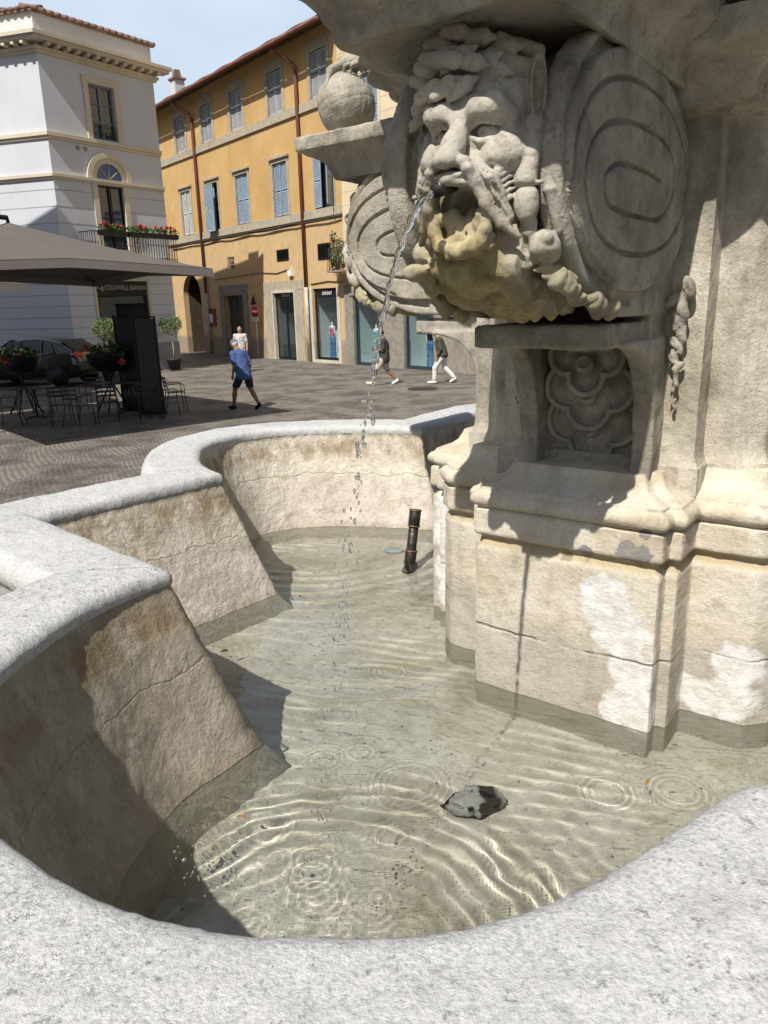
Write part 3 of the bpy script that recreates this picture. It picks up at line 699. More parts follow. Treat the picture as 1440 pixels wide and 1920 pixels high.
def build_disc(s_):
    sp = [(.595, 2.672), (.70, 2.680), (.81, 2.676), (.865, 2.650), (.858, 2.614), (.815, 2.602), (.72, 2.598), (.60, 2.600), (.545, 2.622), (.515, 2.66), (.525, 2.715), (.58, 2.742), (.68, 2.752), (.81, 2.744), (.90, 2.712), (.945, 2.655), (.925, 2.592), (.86, 2.548), (.74, 2.530), (.60, 2.540), (.500, 2.575), (.432, 2.64), (.44, 2.72), (.53, 2.790), (.66, 2.818), (.80, 2.812), (.91, 2.775), (.975, 2.705), (.98, 2.62), (.92, 2.53), (.80, 2.480)]
    spp = spline(sp, 3); ov = [tuple(p) for p in spline([(.72, 2.868), (.58, 2.850), (.46, 2.79), (.40, 2.69), (.42, 2.58), (.52, 2.495), (.68, 2.462), (.83, 2.482), (.94, 2.55), (.995, 2.65), (.975, 2.76), (.87, 2.84)], 3, True)]
    v = Vol((.125 if s_ > 0 else -.222, .37, 2.43), (.222 if s_ > 0 else -.125, 1.03, 2.90), .0028)
    v.poly2(ov, 0, min(s_ * .12, s_ * .186), max(s_ * .12, s_ * .182), .002, rr=.006)
    pts = [(s_ * .184, p[0], p[1]) for p in spp]
    for a, b in zip(pts[:-1], pts[1:]): v.cap(a, b, .0052, k=.0015, sub=True, flat=(2.6, 1, 1))
    inn = [tuple(p) for p in spp[: 60]]
    v.noise(.0026, 20, 4, 27)
    
    def xd(V): V = np.array(V, float); V[..., 1] = .42 + (V[..., 1] - .40) * 1.085; return xfL(V)
    return v.mesh('volute', xd, M_CARV, bracket)
def build_shell():
    s_ = Vol((-.135, .42, 2.03), (.135, .60, 2.375), .0028)
    for z0, u0, k in ((2.140, .448, 1.06), (2.222, .470, 1.02), (2.298, .494, .86)):
        parts = [(-.054 * k, z0 + .016, .056 * k), (.054 * k, z0 + .016, .056 * k), (0, z0 - .030, .056 * k)]
        def d2f(P): return np.min([np.hypot(P[..., 0] - v_, P[..., 2] - z_) - r_ for v_, z_, r_ in parts], 0)
        lo_, hi_ = (-.13, u0 - .03, z0 - .10), (.13, u0 + .06, z0 + .09)
        s_.op(lo_, hi_, lambda P: np.maximum(d2f(P), P[..., 1] - (u0 + .002 + .024 * np.clip((-d2f(P) - .010) / .05, 0, 1))), .0015, False)
        s_.op(lo_, hi_, lambda P: np.maximum(np.abs(d2f(P) + .006) - .0062, P[..., 1] - (u0 + .020)), .002, False)
        s_.ell((0, u0 + .022, z0 - .002), (.023, .016, .022), .001); s_.ell((0, u0 + .034, z0 + .004), (.016, .008, .014), .002, True)
    s_.ell((0, .52, 2.350), (.085, .05, .026), .01)
    s_.noise(.0014, 34, 3, 3)
    return s_.mesh('shell_ornament', lambda V: xfL((V - np.array([0, .45, 2.20])) * np.array([1.02, 1.15, 1.02]) + np.array([0, .45, 2.205])), M_CARV)
def build_mask():
    m = Vol((-.20, .80, 2.385), (.20, 1.215, 2.905), .0025); v0 = .026
    def E(c, r, k=.012, sub=False, rot=None, both=True):
        if both and abs(c[0]) > 1e-6:
            for s_ in (-1, 1):
                rr_ = None
                if rot is not None: rr_ = rot if s_ > 0 else Matrix.Diagonal((-1, 1, 1)) @ rot.to_3x3() @ Matrix.Diagonal((-1, 1, 1))
                m.ell((v0 + s_ * c[0], c[1], c[2]), r, k, sub, rr_)
        else: m.ell((v0 + c[0], c[1], c[2]), r, k, sub, rot)
    def Cn(pts, rs, k=.008, sub=False):
        for s_ in ((-1, 1) if max(abs(p[0]) for p in pts) > 1e-6 else (1,)):
            m.chain([(v0 + s_ * p[0], p[1], p[2]) for p in pts], rs, k, sub)
    RY = lambda a: Matrix.Rotation(rad(a), 3, 'Y'); RX = lambda a: Matrix.Rotation(rad(a), 3, 'X'); RZ = lambda a: Matrix.Rotation(rad(a), 3, 'Z')
    E((0, 1.01, 2.745), (.086, .098, .125)); E((0, 1.050, 2.785), (.076, .058, .045), .02)          # skull, forehead
    E((.056, 1.066, 2.695), (.040, .048, .046), .02); E((0, 1.085, 2.665), (.040, .042, .045), .02); E((0, 1.03, 2.62), (.085, .07, .08), .02)    # cheeks, jaw
    Cn([(.010, 1.108, 2.752), (.032, 1.112, 2.764), (.054, 1.102, 2.770), (.070, 1.078, 2.758)], [.010, .0160, .016, .010], .016)      # frowning brows
    Cn([(.010, 1.105, 2.765), (.006, 1.10, 2.79)], [.007, .004], .004); Cn([(.03, 1.098, 2.795), (.055, 1.09, 2.80)], [.006, .004], .006)
    E((.037, 1.118, 2.736), (.031, .036, .0175), .004, True)
    E((.036, 1.086, 2.734), (.0195, .018, .0165), .001)
    E((.033, 1.105, 2.734), (.0055, .006, .0055), .001, True)
    Cn([(.012, 1.102, 2.742), (.034, 1.113, 2.7505), (.060, 1.094, 2.744)], [.004, .0058, .0045], .002)
    Cn([(.013, 1.102, 2.728), (.034, 1.110, 2.7185), (.059, 1.092, 2.724)], [.004, .0050, .004], .002)
    Cn([(.014, 1.102, 2.720), (.038, 1.104, 2.708), (.064, 1.084, 2.714)], [.004, .005, .004], .003)
    Cn([(0, 1.105, 2.757), (0, 1.132, 2.715), (0, 1.155, 2.684)], [.014, .017, .0215], .012)                                     # nose
    E((.021, 1.142, 2.676), (.0145, .018, .0145), .004); E((0, 1.162, 2.676), (.017, .015, .015), .008); E((.010, 1.158, 2.658), (.0055, .008, .006), .002, True)
    Cn([(.014, 1.10, 2.752), (.003, 1.118, 2.745)], [.005, .004], .003)
    # moustache: two thick ridges sweeping down, wrinkles beside them
    Cn([(.018, 1.145, 2.682), (.034, 1.146, 2.660), (.040, 1.136, 2.628), (.052, 1.126, 2.598), (.070, 1.108, 2.568), (.092, 1.088, 2.548)], [.008, .0095, .0085, .0085, .0075, .005], .006)
    Cn([(.040, 1.128, 2.668), (.054, 1.122, 2.640), (.062, 1.112, 2.610), (.078, 1.096, 2.578)], [.012, .0165, .0155, .009], .010)
    for q_ in (-.008, .001, .010, .018):
        Cn([(.038 + q_, 1.146 - abs(q_) * .5, 2.672 + q_ * .4), (.052 + q_, 1.1395 - abs(q_) * .55, 2.642 + q_ * .3), (.062 + q_, 1.1285 - abs(q_) * .6, 2.608 + q_ * .3), (.080 + q_ * .6, 1.105 - abs(q_) * .5, 2.574 + q_ * .5)], [.0012, .0030, .0030, .0014], .0012, True)
    for i in range(9):
        z_ = 2.712 - i * .0135; Cn([(.084, 1.062, z_ + .014), (.073, 1.084, z_ + .004), (.062, 1.100, z_ - .012), (.054 + i * .002, 1.106, z_ - .026)], [.002, .0042, .0045, .0025], .003)
    for z_ in (2.800, 2.808, 2.792): m.chain([(v0 - .05, 1.098, z_ + .004), (v0, 1.112, z_ - .003), (v0 + .05, 1.098, z_ + .004)], [.0016, .0026, .0016], .002, True)
    E((0, 1.140, 2.648), (.026, .022, .013), .005)
    Cn([(.0, 1.150, 2.640), (.022, 1.140, 2.634)], [.013, .009], .004)
    E((0, 1.125, 2.580), (.031, .072, .050), .004, True)                                                                        # open mouth
    E((.004, 1.068, 2.578), (.012, .022, .024), .004, both=False); E((.018, 1.062, 2.570), (.010, .02, .018), .003)
    # lower lip and knotted beard
    Cn([(.046, 1.110, 2.590), (.048, 1.116, 2.560), (.032, 1.122, 2.538), (.0, 1.122, 2.530)], [.009, .010, .011, .012], .006)
    Cn([(.012, 1.095, 2.575), (.016, 1.105, 2.545)], [.010, .013], .004)
    E((0, 1.04, 2.545), (.085, .062, .050), .02)
    rr = np.random.RandomState(4)
    for i in range(60):
        a = rr.uniform(-1, 1); z_ = rr.uniform(2.495, 2.585); v_ = a * .064; u_ = 1.112 - .035 * a * a - (2.57 - z_) * .55 - rr.uniform(0, .02)
        if abs(v_) < .022 and z_ > 2.55: continue
        r_ = rr.uniform(.007, .016); m.ell((v0 + v_, u_, z_), (r_, r_ * 1.1, r_ * rr.uniform(.8, 1.5)), .004)
    for i in range(46):
        q_ = rr.uniform(-2.2, 2.2); v_ = math.sin(q_ * .75) * .047; z_ = 2.556 - math.cos(q_ * .75) * .030; r_ = rr.uniform(.005, .011); m.ell((v0 + v_ + rr.normal() * .004, 1.118 + rr.uniform(-.012, .010) - abs(v_) * .15, z_ + rr.normal() * .005), (r_, r_, r_ * rr.uniform(.7, 1.5)), .003)
    for i in range(26):
        v_ = rr.uniform(-.07, .07); z_ = rr.uniform(2.50, 2.60); u_ = 1.118 - .04 * (v_ / .065) ** 2 - max(0, 2.57 - z_) * .5; m.chain([(v0 + v_, u_, z_), (v0 + v_ * 1.15 + rr.uniform(-.01, .01), u_ - .01, z_ - .022)], [.0030, .0016], .001, True)
    for i in range(14):
        a = -1 + 2 * i / 13; m.ell((v0 + a * .055, 1.115 - .03 * a * a, 2.505 + rr.uniform(-.012, .01)), (.004, .012, .006), .002, True)
    # ears
    E((.092, 1.036, 2.792), (.014, .034, .056), .004, rot=RZ(-35)); E((.103, 1.054, 2.794), (.009, .018, .042), .002, True, RZ(-35)); E((.092, 1.048, 2.745), (.011, .016, .016), .005)
    # side locks bound in tassels
    for s_ in (-1, 1):
        c = v0 + s_ * .098
        m.chain([(c, 1.045, 2.745), (c - s_ * .004, 1.062, 2.69), (c - s_ * .006, 1.070, 2.638)], [.013, .0165, .0185], .003)
        m.chain([(c - .02, 1.066, 2.632), (c + .018, 1.066, 2.632)], [.0055, .0055], .002)
        m.ell((c - s_ * .004, 1.068, 2.600), (.0205, .0195, .031), .002); m.ell((c - s_ * .006, 1.055, 2.565), (.013, .013, .024), .004)
        m.chain([(c + s_ * .024, 1.03, 2.76), (c + s_ * .024, 1.04, 2.62), (c + s_ * .03, 1.02, 2.56)], [.008, .012, .008], .004)
        for j in range(3): m.chain([(c + (j - 1) * .008, 1.078, 2.73), (c + (j - 1) * .009, 1.090, 2.645)], [.0018, .0018], .002, True)
    m.ell((v0 + .108, 1.035, 2.532), (.029, .030, .029), .003); m.ell((v0 + .125, 1.055, 2.545), (.010, .010, .010), .004); m.ell((v0 + .09, 1.06, 2.53), (.006, .006, .02), .003, True)
    m.chain([(v0 + .085, 1.04, 2.505), (v0 + .115, 1.01, 2.500), (v0 + .140, .97, 2.485)], [.006, .011, .004], .004)
    m.ell((v0 - .118, 1.02, 2.535), (.030, .034, .030), .004); m.ell((v0 - .128, 1.04, 2.505), (.032, .030, .018), .004); m.ell((v0 - .12, 1.052, 2.52), (.026, .012, .005), .002, True)
    for zb_, ub_ in ((2.815, 1.078), (2.845, 1.070), (2.872, 1.05)): m.chain([(v0 - .088, ub_ - .045, zb_ - .016), (v0 - .04, ub_ - .006, zb_), (v0 + .03, ub_ - .006, zb_), (v0 + .078, ub_ - .045, zb_ - .016)], .012, .008)
    # laurel wreath: rows of pointed leaves braided over the brow
    for row, (z_, n_, dz_, u_) in enumerate(((2.814, 6, .022, 1.106), (2.834, 6, -.020, 1.110), (2.858, 5, .026, 1.096), (2.878, 5, -.014, 1.074))):
        for i in range(n_):
            a = -1 + 2 * (i + .5 * (row % 2)) / (n_ - .4); v_ = a * .074 - .004; uu = u_ + .008 - .05 * a * a; zz_ = z_ - .020 * a * a + rr.uniform(-.003, .003); L_ = .056 + rr.uniform(-.006, .006)
            p0_ = np.array([v0 + v_, uu, zz_]); p2_ = p0_ + np.array([-L_, .010 - .02 * (a < -.4), -dz_ - .008]); p1_ = (p0_ + p2_) / 2 + np.array([0, .010, .004])
            pa_, pb_ = p0_ * .72 + p2_ * .28, p0_ * .3 + p2_ * .7; pa_ = pa_ + [0, .007, 0]; pb_ = pb_ + [0, .009, 0]; m.chain([p0_, pa_, pb_, p2_], [.004, .0135, .0100, .0006], .0002, False, (1, .72, 1))
    # hair locks beside the face and acanthus beneath the chin running back to the shelf
    for i in range(7):
        z_ = 2.83 - i * .028; m.chain([(v0 - .118, 1.0 + .01 * (i % 2), z_), (v0 - .130, 1.02, z_ - .02), (v0 - .114, 1.03, z_ - .035)], [.010, .012, .007], .006)
    m.chain([(v0, 1.04, 2.51), (v0, .98, 2.485), (v0, .86, 2.455)], [.05, .055, .05], .02, False, (2.3, 1, .8))
    for i in range(11):
        a = -1 + 2 * i / 10
        if i < 10:
            b = a + .1; m.chain([(v0 + b * .05, 1.045, 2.462), (v0 + b * .115, .93, 2.408)], [.003, .0050], .002, True)
    for i in range(9):
        a = -1 + 2 * i / 8; m.ell((v0 + a * .085, 1.035 - .03 * a * a, 2.470 + .012 * a * a), (.012, .022, .010), .006, False, RZ(-30 * a))
    for s_ in (-1, 1):
        pth = spline([(.082, 1.055, 2.522), (.115, 1.025, 2.492), (.140, .97, 2.462), (.152, .90, 2.440), (.155, .84, 2.430)], 4)
        for j, (a_, b_, c_) in enumerate(pth):
            m.ell((v0 + s_ * a_, b_, c_), (.008 + .003 * (j % 2), .019, .011), .003, False, RZ(s_ * rr.uniform(20, 60)) @ RX(rr.uniform(-40, 10)))
    ii = np.argwhere(np.abs(m.F) < .016); Pp = m.lo + ii * m.h; msk = np.clip((2.530 - Pp[:, 2]) / .02, 0, 1) * np.clip((1.115 - Pp[:, 1]) / .03, 0, 1)
    an_ = np.arctan2(Pp[:, 0] - v0, Pp[:, 1] - .78); rd_ = np.hypot(Pp[:, 0] - v0, Pp[:, 1] - .78)
    m.F[tuple(ii.T)] += (msk * (.0052 * np.sin(an_ * 19 + 1.2 * fbm(Pp, 9, 2, 5)) + .0030 * np.sin(rd_ * 95 + 3 * np.cos(an_ * 4.8)) + .004 * fbm(Pp, 28, 3, 6))).astype(np.float32)
    m.noise(.0020, 26, 4, 17); m.noise(.0013, 70, 3, 5)
    return m.mesh('mask_face', lambda V: xfL(V + np.array([0, .028, 0]) - np.array([0, 0, .030]) * np.clip((V[:, 2:3] - 2.615) / .10, 0, 1) + np.array([0, 0, 0])), M_MASK)
bracket = build_bracket()
build_disc(1); build_disc(-1)
mask_face = build_mask(); mask_face.parent = bracket
shell_orn = build_shell(); shell_orn.parent = bracket
mb = MB()
def wp(v, u, z): return tuple(xfL([v, u + .028, z]))
r_out, r_in = .0125 * SB, .0085 * SB
def spout():
    a = Vector(wp(.012, 1.08, 2.642)); b = Vector(wp(.012, 1.160, 2.620)); b2 = Vector(wp(.012, 1.12, 2.630)); mb_ = MB()
    mb_.tube([a, b, b, b2], [r_out, r_out, r_in, r_in], 20)
    return mb_.build('water_spout', M_DARKMETAL, bracket)
spout()
# ledge over each bracket
rect = [(-.145, .30), (-.145, 1.145), (.145, 1.145), (.145, .30)]
prof_l = [(.0, 2.878), (.015, 2.874), (.030, 2.868), (.040, 2.868), (.043, 2.874)] + zz((.043, 2.874), (.045, 2.892)) + [(.052, 2.900), (.056, 2.912), (.066, 2.926), (.082, 2.938), (.098, 2.944), (.103, 2.952), (.112, 2.955)] + zz((.114, 2.957), (.116, 2.992)) + [(.110, 2.998), (.09, 3.0)]
ledge = loft('ledge', rect, prof_l, M_CARV, .013, .0038, 31, sgn=sgnP, rnd=1, xf=lambda V: xfL(V + np.array([0, 0, -.014]), (1.18, 1.62))); ledge.rotation_euler.z = LA
# ball with bands, gripped by a clawed leg
bl = Vol((.01, 1.04, 2.96), (.25, 1.28, 3.20), .0034); bc = np.array([.13, 1.16, 3.080]); br = .103
bl.ell(bc, (br, br, br * .97), 0)
for n_ in ((1, .15, .1), (.1, .3, 1), (.2, 1, -.25)):
    n_ = Vector(n_).normalized(); a = n_.orthogonal().normalized(); b = n_.cross(a); pr_ = None
    for off_ in (-.012, .012):
        rr_ = math.sqrt(br ** 2 - off_ ** 2) + .0015
        ring = [Vector(bc) + n_ * off_ + (a * math.cos(q) + b * math.sin(q)) * rr_ for q in np.linspace(0, 2 * math.pi, 33)]
        for p_, q_ in zip(ring[:-1], ring[1:]): bl.cap(p_, q_, .0028, k=.002, sub=True)
bl.noise(.0025, 20, 4, 3)
ball = bl.mesh('stone_ball', xfL, M_CARV, ledge)
cl = Vol((-.10, .50, 3.05), (.28, 1.32, 3.32), .0044)
cl.chain([(0, .60, 3.215), (.04, .80, 3.20), (.10, 1.03, 3.215), (.13, 1.17, 3.205), (.13, 1.225, 3.17), (.13, 1.258, 3.12)], [.045, .032, .026, .020, .012, .005], .01)
for s_ in (-1, 1): cl.chain([(.13, 1.13, 3.215), (.13 + s_ * .062, 1.17, 3.175), (.13 + s_ * .092, 1.17, 3.12)], [.016, .011, .005], .006)
for i in range(46):
    u_ = rng.uniform(.66, 1.12); a_ = rng.uniform(-1.4, 1.4); r_ = .03; p_ = (.115 - .2 * max(0, 1.1 - u_) + math.sin(a_) * r_, u_, 3.20 + math.cos(a_) * r_ * .8 - .01)
    cl.chain([p_, (p_[0] * 1.25, u_ + .035, p_[2] - .018), (p_[0] * 1.2, u_ + .05, p_[2] - .05)], [.007, .006, .002], .003)
cl.noise(.003, 30, 3, 8)
claw = cl.mesh('clawed_leg', xfL, M_CARV, ledge)
for q_ in (-1, 1, 2):
    b2_ = bracket.copy(); COL.objects.link(b2_); b2_.rotation_euler.z = LA + q_ * math.pi / 2; b2_.scale.y = .93
    for ch in list(bracket.children):
        c2_ = ch.copy(); COL.objects.link(c2_); c2_.parent = b2_
    l2_ = ledge.copy(); COL.objects.link(l2_); l2_.rotation_euler.z = LA + q_ * math.pi / 2; l2_.scale.y = .87
    for ch in list(ledge.children):
        c2_ = ch.copy(); COL.objects.link(c2_); c2_.parent = l2_
    # the second axis is turned a quarter; it stands a touch nearer the shaft
# scalloped upper bowl
vs = []; NR, NTh = 16, 240
for i in range(NR):
    t_ = i / (NR - 1)
    for k in range(NTh):
        th = 2 * math.pi * k / NTh; sc = abs(math.sin(th * 12)) ** .6
        r_ = .30 + .50 * t_ ** .8 * (1 + .07 * sc); vs.append((r_ * math.cos(th), r_ * math.sin(th), 2.972 + .11 * t_ ** 1.7 - .016 * sc * t_))
vs += [(x * .98, y * .98, z + .03) for x, y, z in vs[-NTh:]]; NR += 1
vs = np.array(vs); vs[:, 2] += .004 * fbm(vs, 14, 3, 2)
i = np.arange(NR - 1)[:, None] * NTh + np.arange(NTh)[None]; j = np.arange(NR - 1)[:, None] * NTh + (np.arange(NTh)[None] + 1) % NTh
Q = np.stack([i, i + NTh, j + NTh, j], -1).reshape(-1, 4)
link('shell_bowl', npmesh('shell_bowl', xfW(vs), Q, True), M_CARV, fountain)
# ================================================================= THE SQUARE
def cobbles():
    t = NT('cobbles'); X, Y_, Z_ = t.xyz()
    wd, st = 1.12, .10
    fx = t.math('FRACT', t.math('DIVIDE', X, wd)); xc = t.math('MULTIPLY', t.math('SUBTRACT', fx, .5), wd)
    col = t.math('FLOOR', t.math('DIVIDE', X, wd))
    arc = t.math('SQRT', t.math('SUBTRACT', (.85 * .85), t.math('MULTIPLY', xc, xc)))
    wobx = t.math('MULTIPLY', t.math('SUBTRACT', t.noise(3, 3), .5), .10)
    r = t.math('DIVIDE', t.math('ADD', t.math('ADD', Y_, arc), t.math('ADD', t.math('MULTIPLY', col, .37), wobx)), st)
    row = t.math('FLOOR', r); fr = t.math('SUBTRACT', r, row)
    al = t.math('ADD', t.math('DIVIDE', t.math('ARCSINE', t.math('DIVIDE', xc, .85)), .125), t.math('MULTIPLY', row, .5))
    ai = t.math('FLOOR', al); fa = t.math('SUBTRACT', al, ai)
    dj = t.math('MINIMUM', t.math('MINIMUM', fr, t.math('SUBTRACT', 1., fr)), t.math('MINIMUM', fa, t.math('SUBTRACT', 1., fa)))
    cid = t.new('CombineXYZ', X=row, Y=ai, Z=col); rnd = t.new('TexWhiteNoise', Vector=cid).outputs[0]
    joint = t.rng(dj, .07, .16, 1, 0)
    big = t.noise(.35, 4, .6); n = t.noise(12, 4)
    c = t.ramp(rnd, (0., (.085, .072, .065)), (.5, (.105, .090, .082)), (1., (.125, .108, .098)))
    c = t.mix(t.rng(n, .4, .7, 0, .4), c, (.14, .125, .11)); c = t.mix(t.rng(big, .4, .65, 0, .35), c, (.15, .13, .115))
    jl = t.rng(t.noise(.9, 6, .75), .42, .56); jc = t.mix(jl, (.055, .05, .045), (.34, .32, .28))
    c = t.mix(t.math('MULTIPLY', joint, .85), c, jc)
    h = t.math('SUBTRACT', 1., t.math('POWER', t.rng(dj, 0., .30, 1, 0), 2.))
    return t.done(c, .72, t.bump(t.math('ADD', h, t.math('MULTIPLY', n, .3)), .6, .02), spec=.35)
M_COB = cobbles()
NG = 60; gv = []; gf = []
me = bpy.data.meshes.new('piazza_paving'); me.from_pydata([(-300, -80, 0), (300, -80, 0), (300, 500, 0), (-300, 500, 0)], [], [(0, 1, 2, 3)])
gnd = link('ground', me, M_COB); tag(gnd, 'grey brown cobbled square paved in fans of small stones', 'paving', kind='structure')
# steps and solid base the fountain stands on
M_STEP = carved('step_stone', dark=.3)
st_ = MB()
def ngon(r, n=16): return [(O[0] + r * math.cos(2 * math.pi * (k + .5) / n), O[1] + r * math.sin(2 * math.pi * (k + .5) / n)) for k in range(n)]
st_.prism(ngon(3.75), 0, .22).prism(ngon(3.35), .22, .42).prism(ngon(2.95), .42, .62)
stp = st_.build('fountain_steps', M_STEP); tag(stp, 'round stone steps under the lobed fountain basin', 'steps', kind='structure')
under = MB(); under.prism([tuple(q) for q in pl[::4]], .60, 1.17); uo = under.build('basin_base', M_CARV, fountain); uo.location = (-O[0], -O[1], 0)

# ---- materials of the square
M_ORANGE = None
def plaster(name, col, dirt=.4, var=.12, low=None):
    t = NT(name); n1 = t.noise(.55, 6, .6); n2 = t.noise(3.5, 6, .65); z = t.xyz()[2]
    c = t.mix(t.rng(n1, .3, .7), tuple(x * (1 - var) for x in col), tuple(x * (1 + var) for x in col))
    st = t.noise(1.6, 6, .65, 0, None, (1.6, 1.6, .12)); c = t.mix(t.rng(st, .52, .72, 0, dirt), c, tuple(x * .62 for x in col))
    c = t.mix(t.rng(n2, .58, .74, 0, dirt), c, tuple(min(1, x * 1.18 + .03) for x in col))
    if low:
        m = t.rng(t.math('ADD', z, t.math('MULTIPLY', n2, 1.3)), low[0], low[0] + .25, 1, 0); c = t.mix(t.math('MULTIPLY', m, .85), c, low[1])
    return t.done(c, .92, t.bump(n2, .25, .02), spec=.1)
def plaster_orange():
    t = NT('orange_plaster'); n1 = t.noise(.45, 6, .6); n2 = t.noise(3., 6, .65); z = t.xyz()[2]
    c = t.ramp(n1, (.3, (.49, .31, .125)), (.5, (.55, .36, .155)), (.7, (.60, .41, .19)))
    st = t.noise(1.3, 6, .65, 0, None, (1.6, 1.6, .1)); c = t.mix(t.rng(st, .52, .75, 0, .4), c, (.40, .25, .11))
    lowc = t.ramp(n2, (.35, (.48, .34, .18)), (.5, (.57, .42, .25)), (.7, (.62, .41, .18)))
    c = t.mix(t.rng(t.math('ADD', z, t.math('MULTIPLY', n2, .6)), 6.3, 6.5, .75, 0), c, lowc)
    c = t.mix(t.rng(t.noise(1.1, 6, .75), .58, .66, 0, .45), c, (.66, .52, .30))
    base = t.rng(t.math('ADD', z, t.math('MULTIPLY', n2, .9)), 1.35, 1.55, 1, 0); c = t.mix(t.math('MULTIPLY', base, .8), c, (.27, .225, .17))
    return t.done(c, .92, t.bump(n2, .2, .02), spec=.1)
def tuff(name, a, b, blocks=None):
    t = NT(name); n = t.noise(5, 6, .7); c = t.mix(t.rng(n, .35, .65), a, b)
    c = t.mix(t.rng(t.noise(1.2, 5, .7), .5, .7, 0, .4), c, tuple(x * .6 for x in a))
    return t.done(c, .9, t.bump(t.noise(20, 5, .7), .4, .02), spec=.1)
M_ORANGE = plaster_orange()
M_CREAM = plaster('cream_plaster', (.66, .56, .38), .2)
M_WHITEP = plaster('grey_white_plaster', (.58, .595, .64), .12, .05)
M_PARAP = plaster('parapet_plaster', (.62, .62, .62), .3, .08)
M_TRIM = plaster('cream_trim', (.60, .53, .42), .2)
M_SURR = tuff('grey_window_surround', (.35, .31, .235), (.48, .43, .33))
M_PEPER = tuff('grey_shop_stone', (.22, .20, .17), (.34, .31, .265))
M_PALE = tuff('pale_door_surround', (.50, .46, .38), (.62, .58, .49))
M_SHUT = flat('blue_grey_shutter', (.28, .36, .45), .6, var=.12, sc=2)
M_SHUT2 = flat('weathered_grey_shutter', (.40, .42, .43), .7, var=.15, sc=2)
M_SHUTW = flat('off_white_shutter', (.55, .56, .53), .6, var=.1, sc=2)
M_BLACK = flat('black_metal', (.018, .018, .02), .4, .3, .3)
M_DARKW = flat('dark_wood', (.055, .045, .035), .5, 0, .3, 3)
M_RUST = flat('rust_red_pipe', (.19, .075, .05), .55, 0, .25, 2)
M_PIPEG = flat('pale_pipe', (.48, .43, .36), .6, 0, .3, 3)
M_TILE = flat('roof_tile', (.22, .145, .11), .85, 0, .45, 3, .4)
M_CABLE = flat('cable', (.06, .05, .045), .6)
M_GLASSD = NT('window_glass'); M_GLASSD = M_GLASSD.done((.035, .05, .06), .04, spec=.9)
def thin_glass(name, tint, refl=.1):
    t = NT(name); lw = t.new('LayerWeight', Blend=.5).outputs['Facing']; f = t.new('Math', {'operation': 'MULTIPLY_ADD'}, _0=t.math('POWER', lw, 4.), _1=.85, _2=.045); tr = t.new('BsdfTransparent', Color=(*tint, 1)); g = t.new('BsdfGlossy', Color=(1, 1, 1, 1), Roughness=.02)
    m = t.new('MixShader', Fac=f.outputs[0]); t.t.links.new(tr.outputs[0], m.inputs[1]); t.t.links.new(g.outputs[0], m.inputs[2]); t.t.links.new(m.outputs[0], t.out.inputs[0]); return t.m
M_SHOPG = thin_glass('shop_glass', (.92, .97, .97)); M_CLEARG = thin_glass('clear_glass', (.9, .95, .95))
M_TEAL = flat('shop_backdrop', (.46, .52, .52), .8, var=.05); M_TEALD = flat('shop_interior', (.10, .13, .13), .8)
M_WHITE = flat('white_paint', (.75, .75, .73), .5, var=.03)
M_SKIN = flat('skin', (.42, .24, .16), .55, var=.08, sc=20); M_SKIND = flat('tanned_skin', (.26, .135, .08), .55, var=.08, sc=20)
M_LEAF = flat('leaf_green', (.055, .11, .028), .6, var=.5, sc=9); M_LEAFD = flat('leaf_dry', (.14, .16, .055), .7, var=.4, sc=9)
M_RED = flat('red_petal', (.58, .025, .02), .6, var=.3, sc=30); M_ORF = flat('coral_petal', (.60, .10, .045), .6, var=.3, sc=30)
M_TERR = flat('terracotta', (.30, .12, .07), .8); M_POT = flat('dark_pot', (.035, .036, .04), .5)

# ---- orange building
OP = Vector((-1.39, 33.02, 0)); OR_ = Vector((.62, -.784, 0)).normalized(); ON = Vector((-.784, -.62, 0)).normalized()
MO = Matrix(((OR_.x, -ON.x, 0, OP.x), (OR_.y, -ON.y, 0, OP.y), (0, 0, 1, 0), (0, 0, 0, 1)))      # local x along wall, y into the wall, z up
MOc = Matrix.Translation(-OP) @ MO
def holes_wall(s0, s1, z0, z1, holes, depth=.32, y=0., M=None):
    """front face with openings and their reveals"""
    xs = sorted({s0, s1, *[h[0] for h in holes], *[h[1] for h in holes]}); zs = sorted({z0, z1, *[h[2] for h in holes], *[h[3] for h in holes]})
    xs = [x for x in xs if s0 <= x <= s1]; zs = [z for z in zs if z0 <= z <= z1]
    m = MB()
    for a, b in zip(xs[:-1], xs[1:]):
        for c, d in zip(zs[:-1], zs[1:]):
            cx, cz = (a + b) / 2, (c + d) / 2
            if any(h[0] < cx < h[1] and h[2] < cz < h[3] for h in holes): continue
            m.add([(a, y, c), (b, y, c), (b, y, d), (a, y, d)], [(0, 1, 2, 3)], M=M)
    for a, b, c, d in holes:
        e = y + depth
        m.add([(a, y, c), (a, e, c), (a, e, d), (a, y, d), (b, y, c), (b, e, c), (b, e, d), (b, y, d)], [(0, 3, 2, 1), (4, 5, 6, 7), (3, 7, 6, 2)] + ([(0, 1, 5, 4)] if c > .01 else []), M=M)
    return m
ob = thing('orange_building', 'long ochre orange building with blue grey shutters, rust red downpipes and tiled eaves', 'building', tuple(OP))
S0 = -24.
upw = [(-14.72, 'g'), (-11.52, 'g'), (-8.37, 'g'), (-4.78, 'g'), (-1.32, 'g')]; low = [(-14.72, 'w'), (-11.48, 'b'), (-8.31, 'b'), (-4.73, 'b'), (-1.2, 'o')]
holes = [(x - .62, x + .62, 10.72, 12.48) for x, _ in upw] + [(x - .64, x + .64, 6.48, 8.78) for x, _ in low]
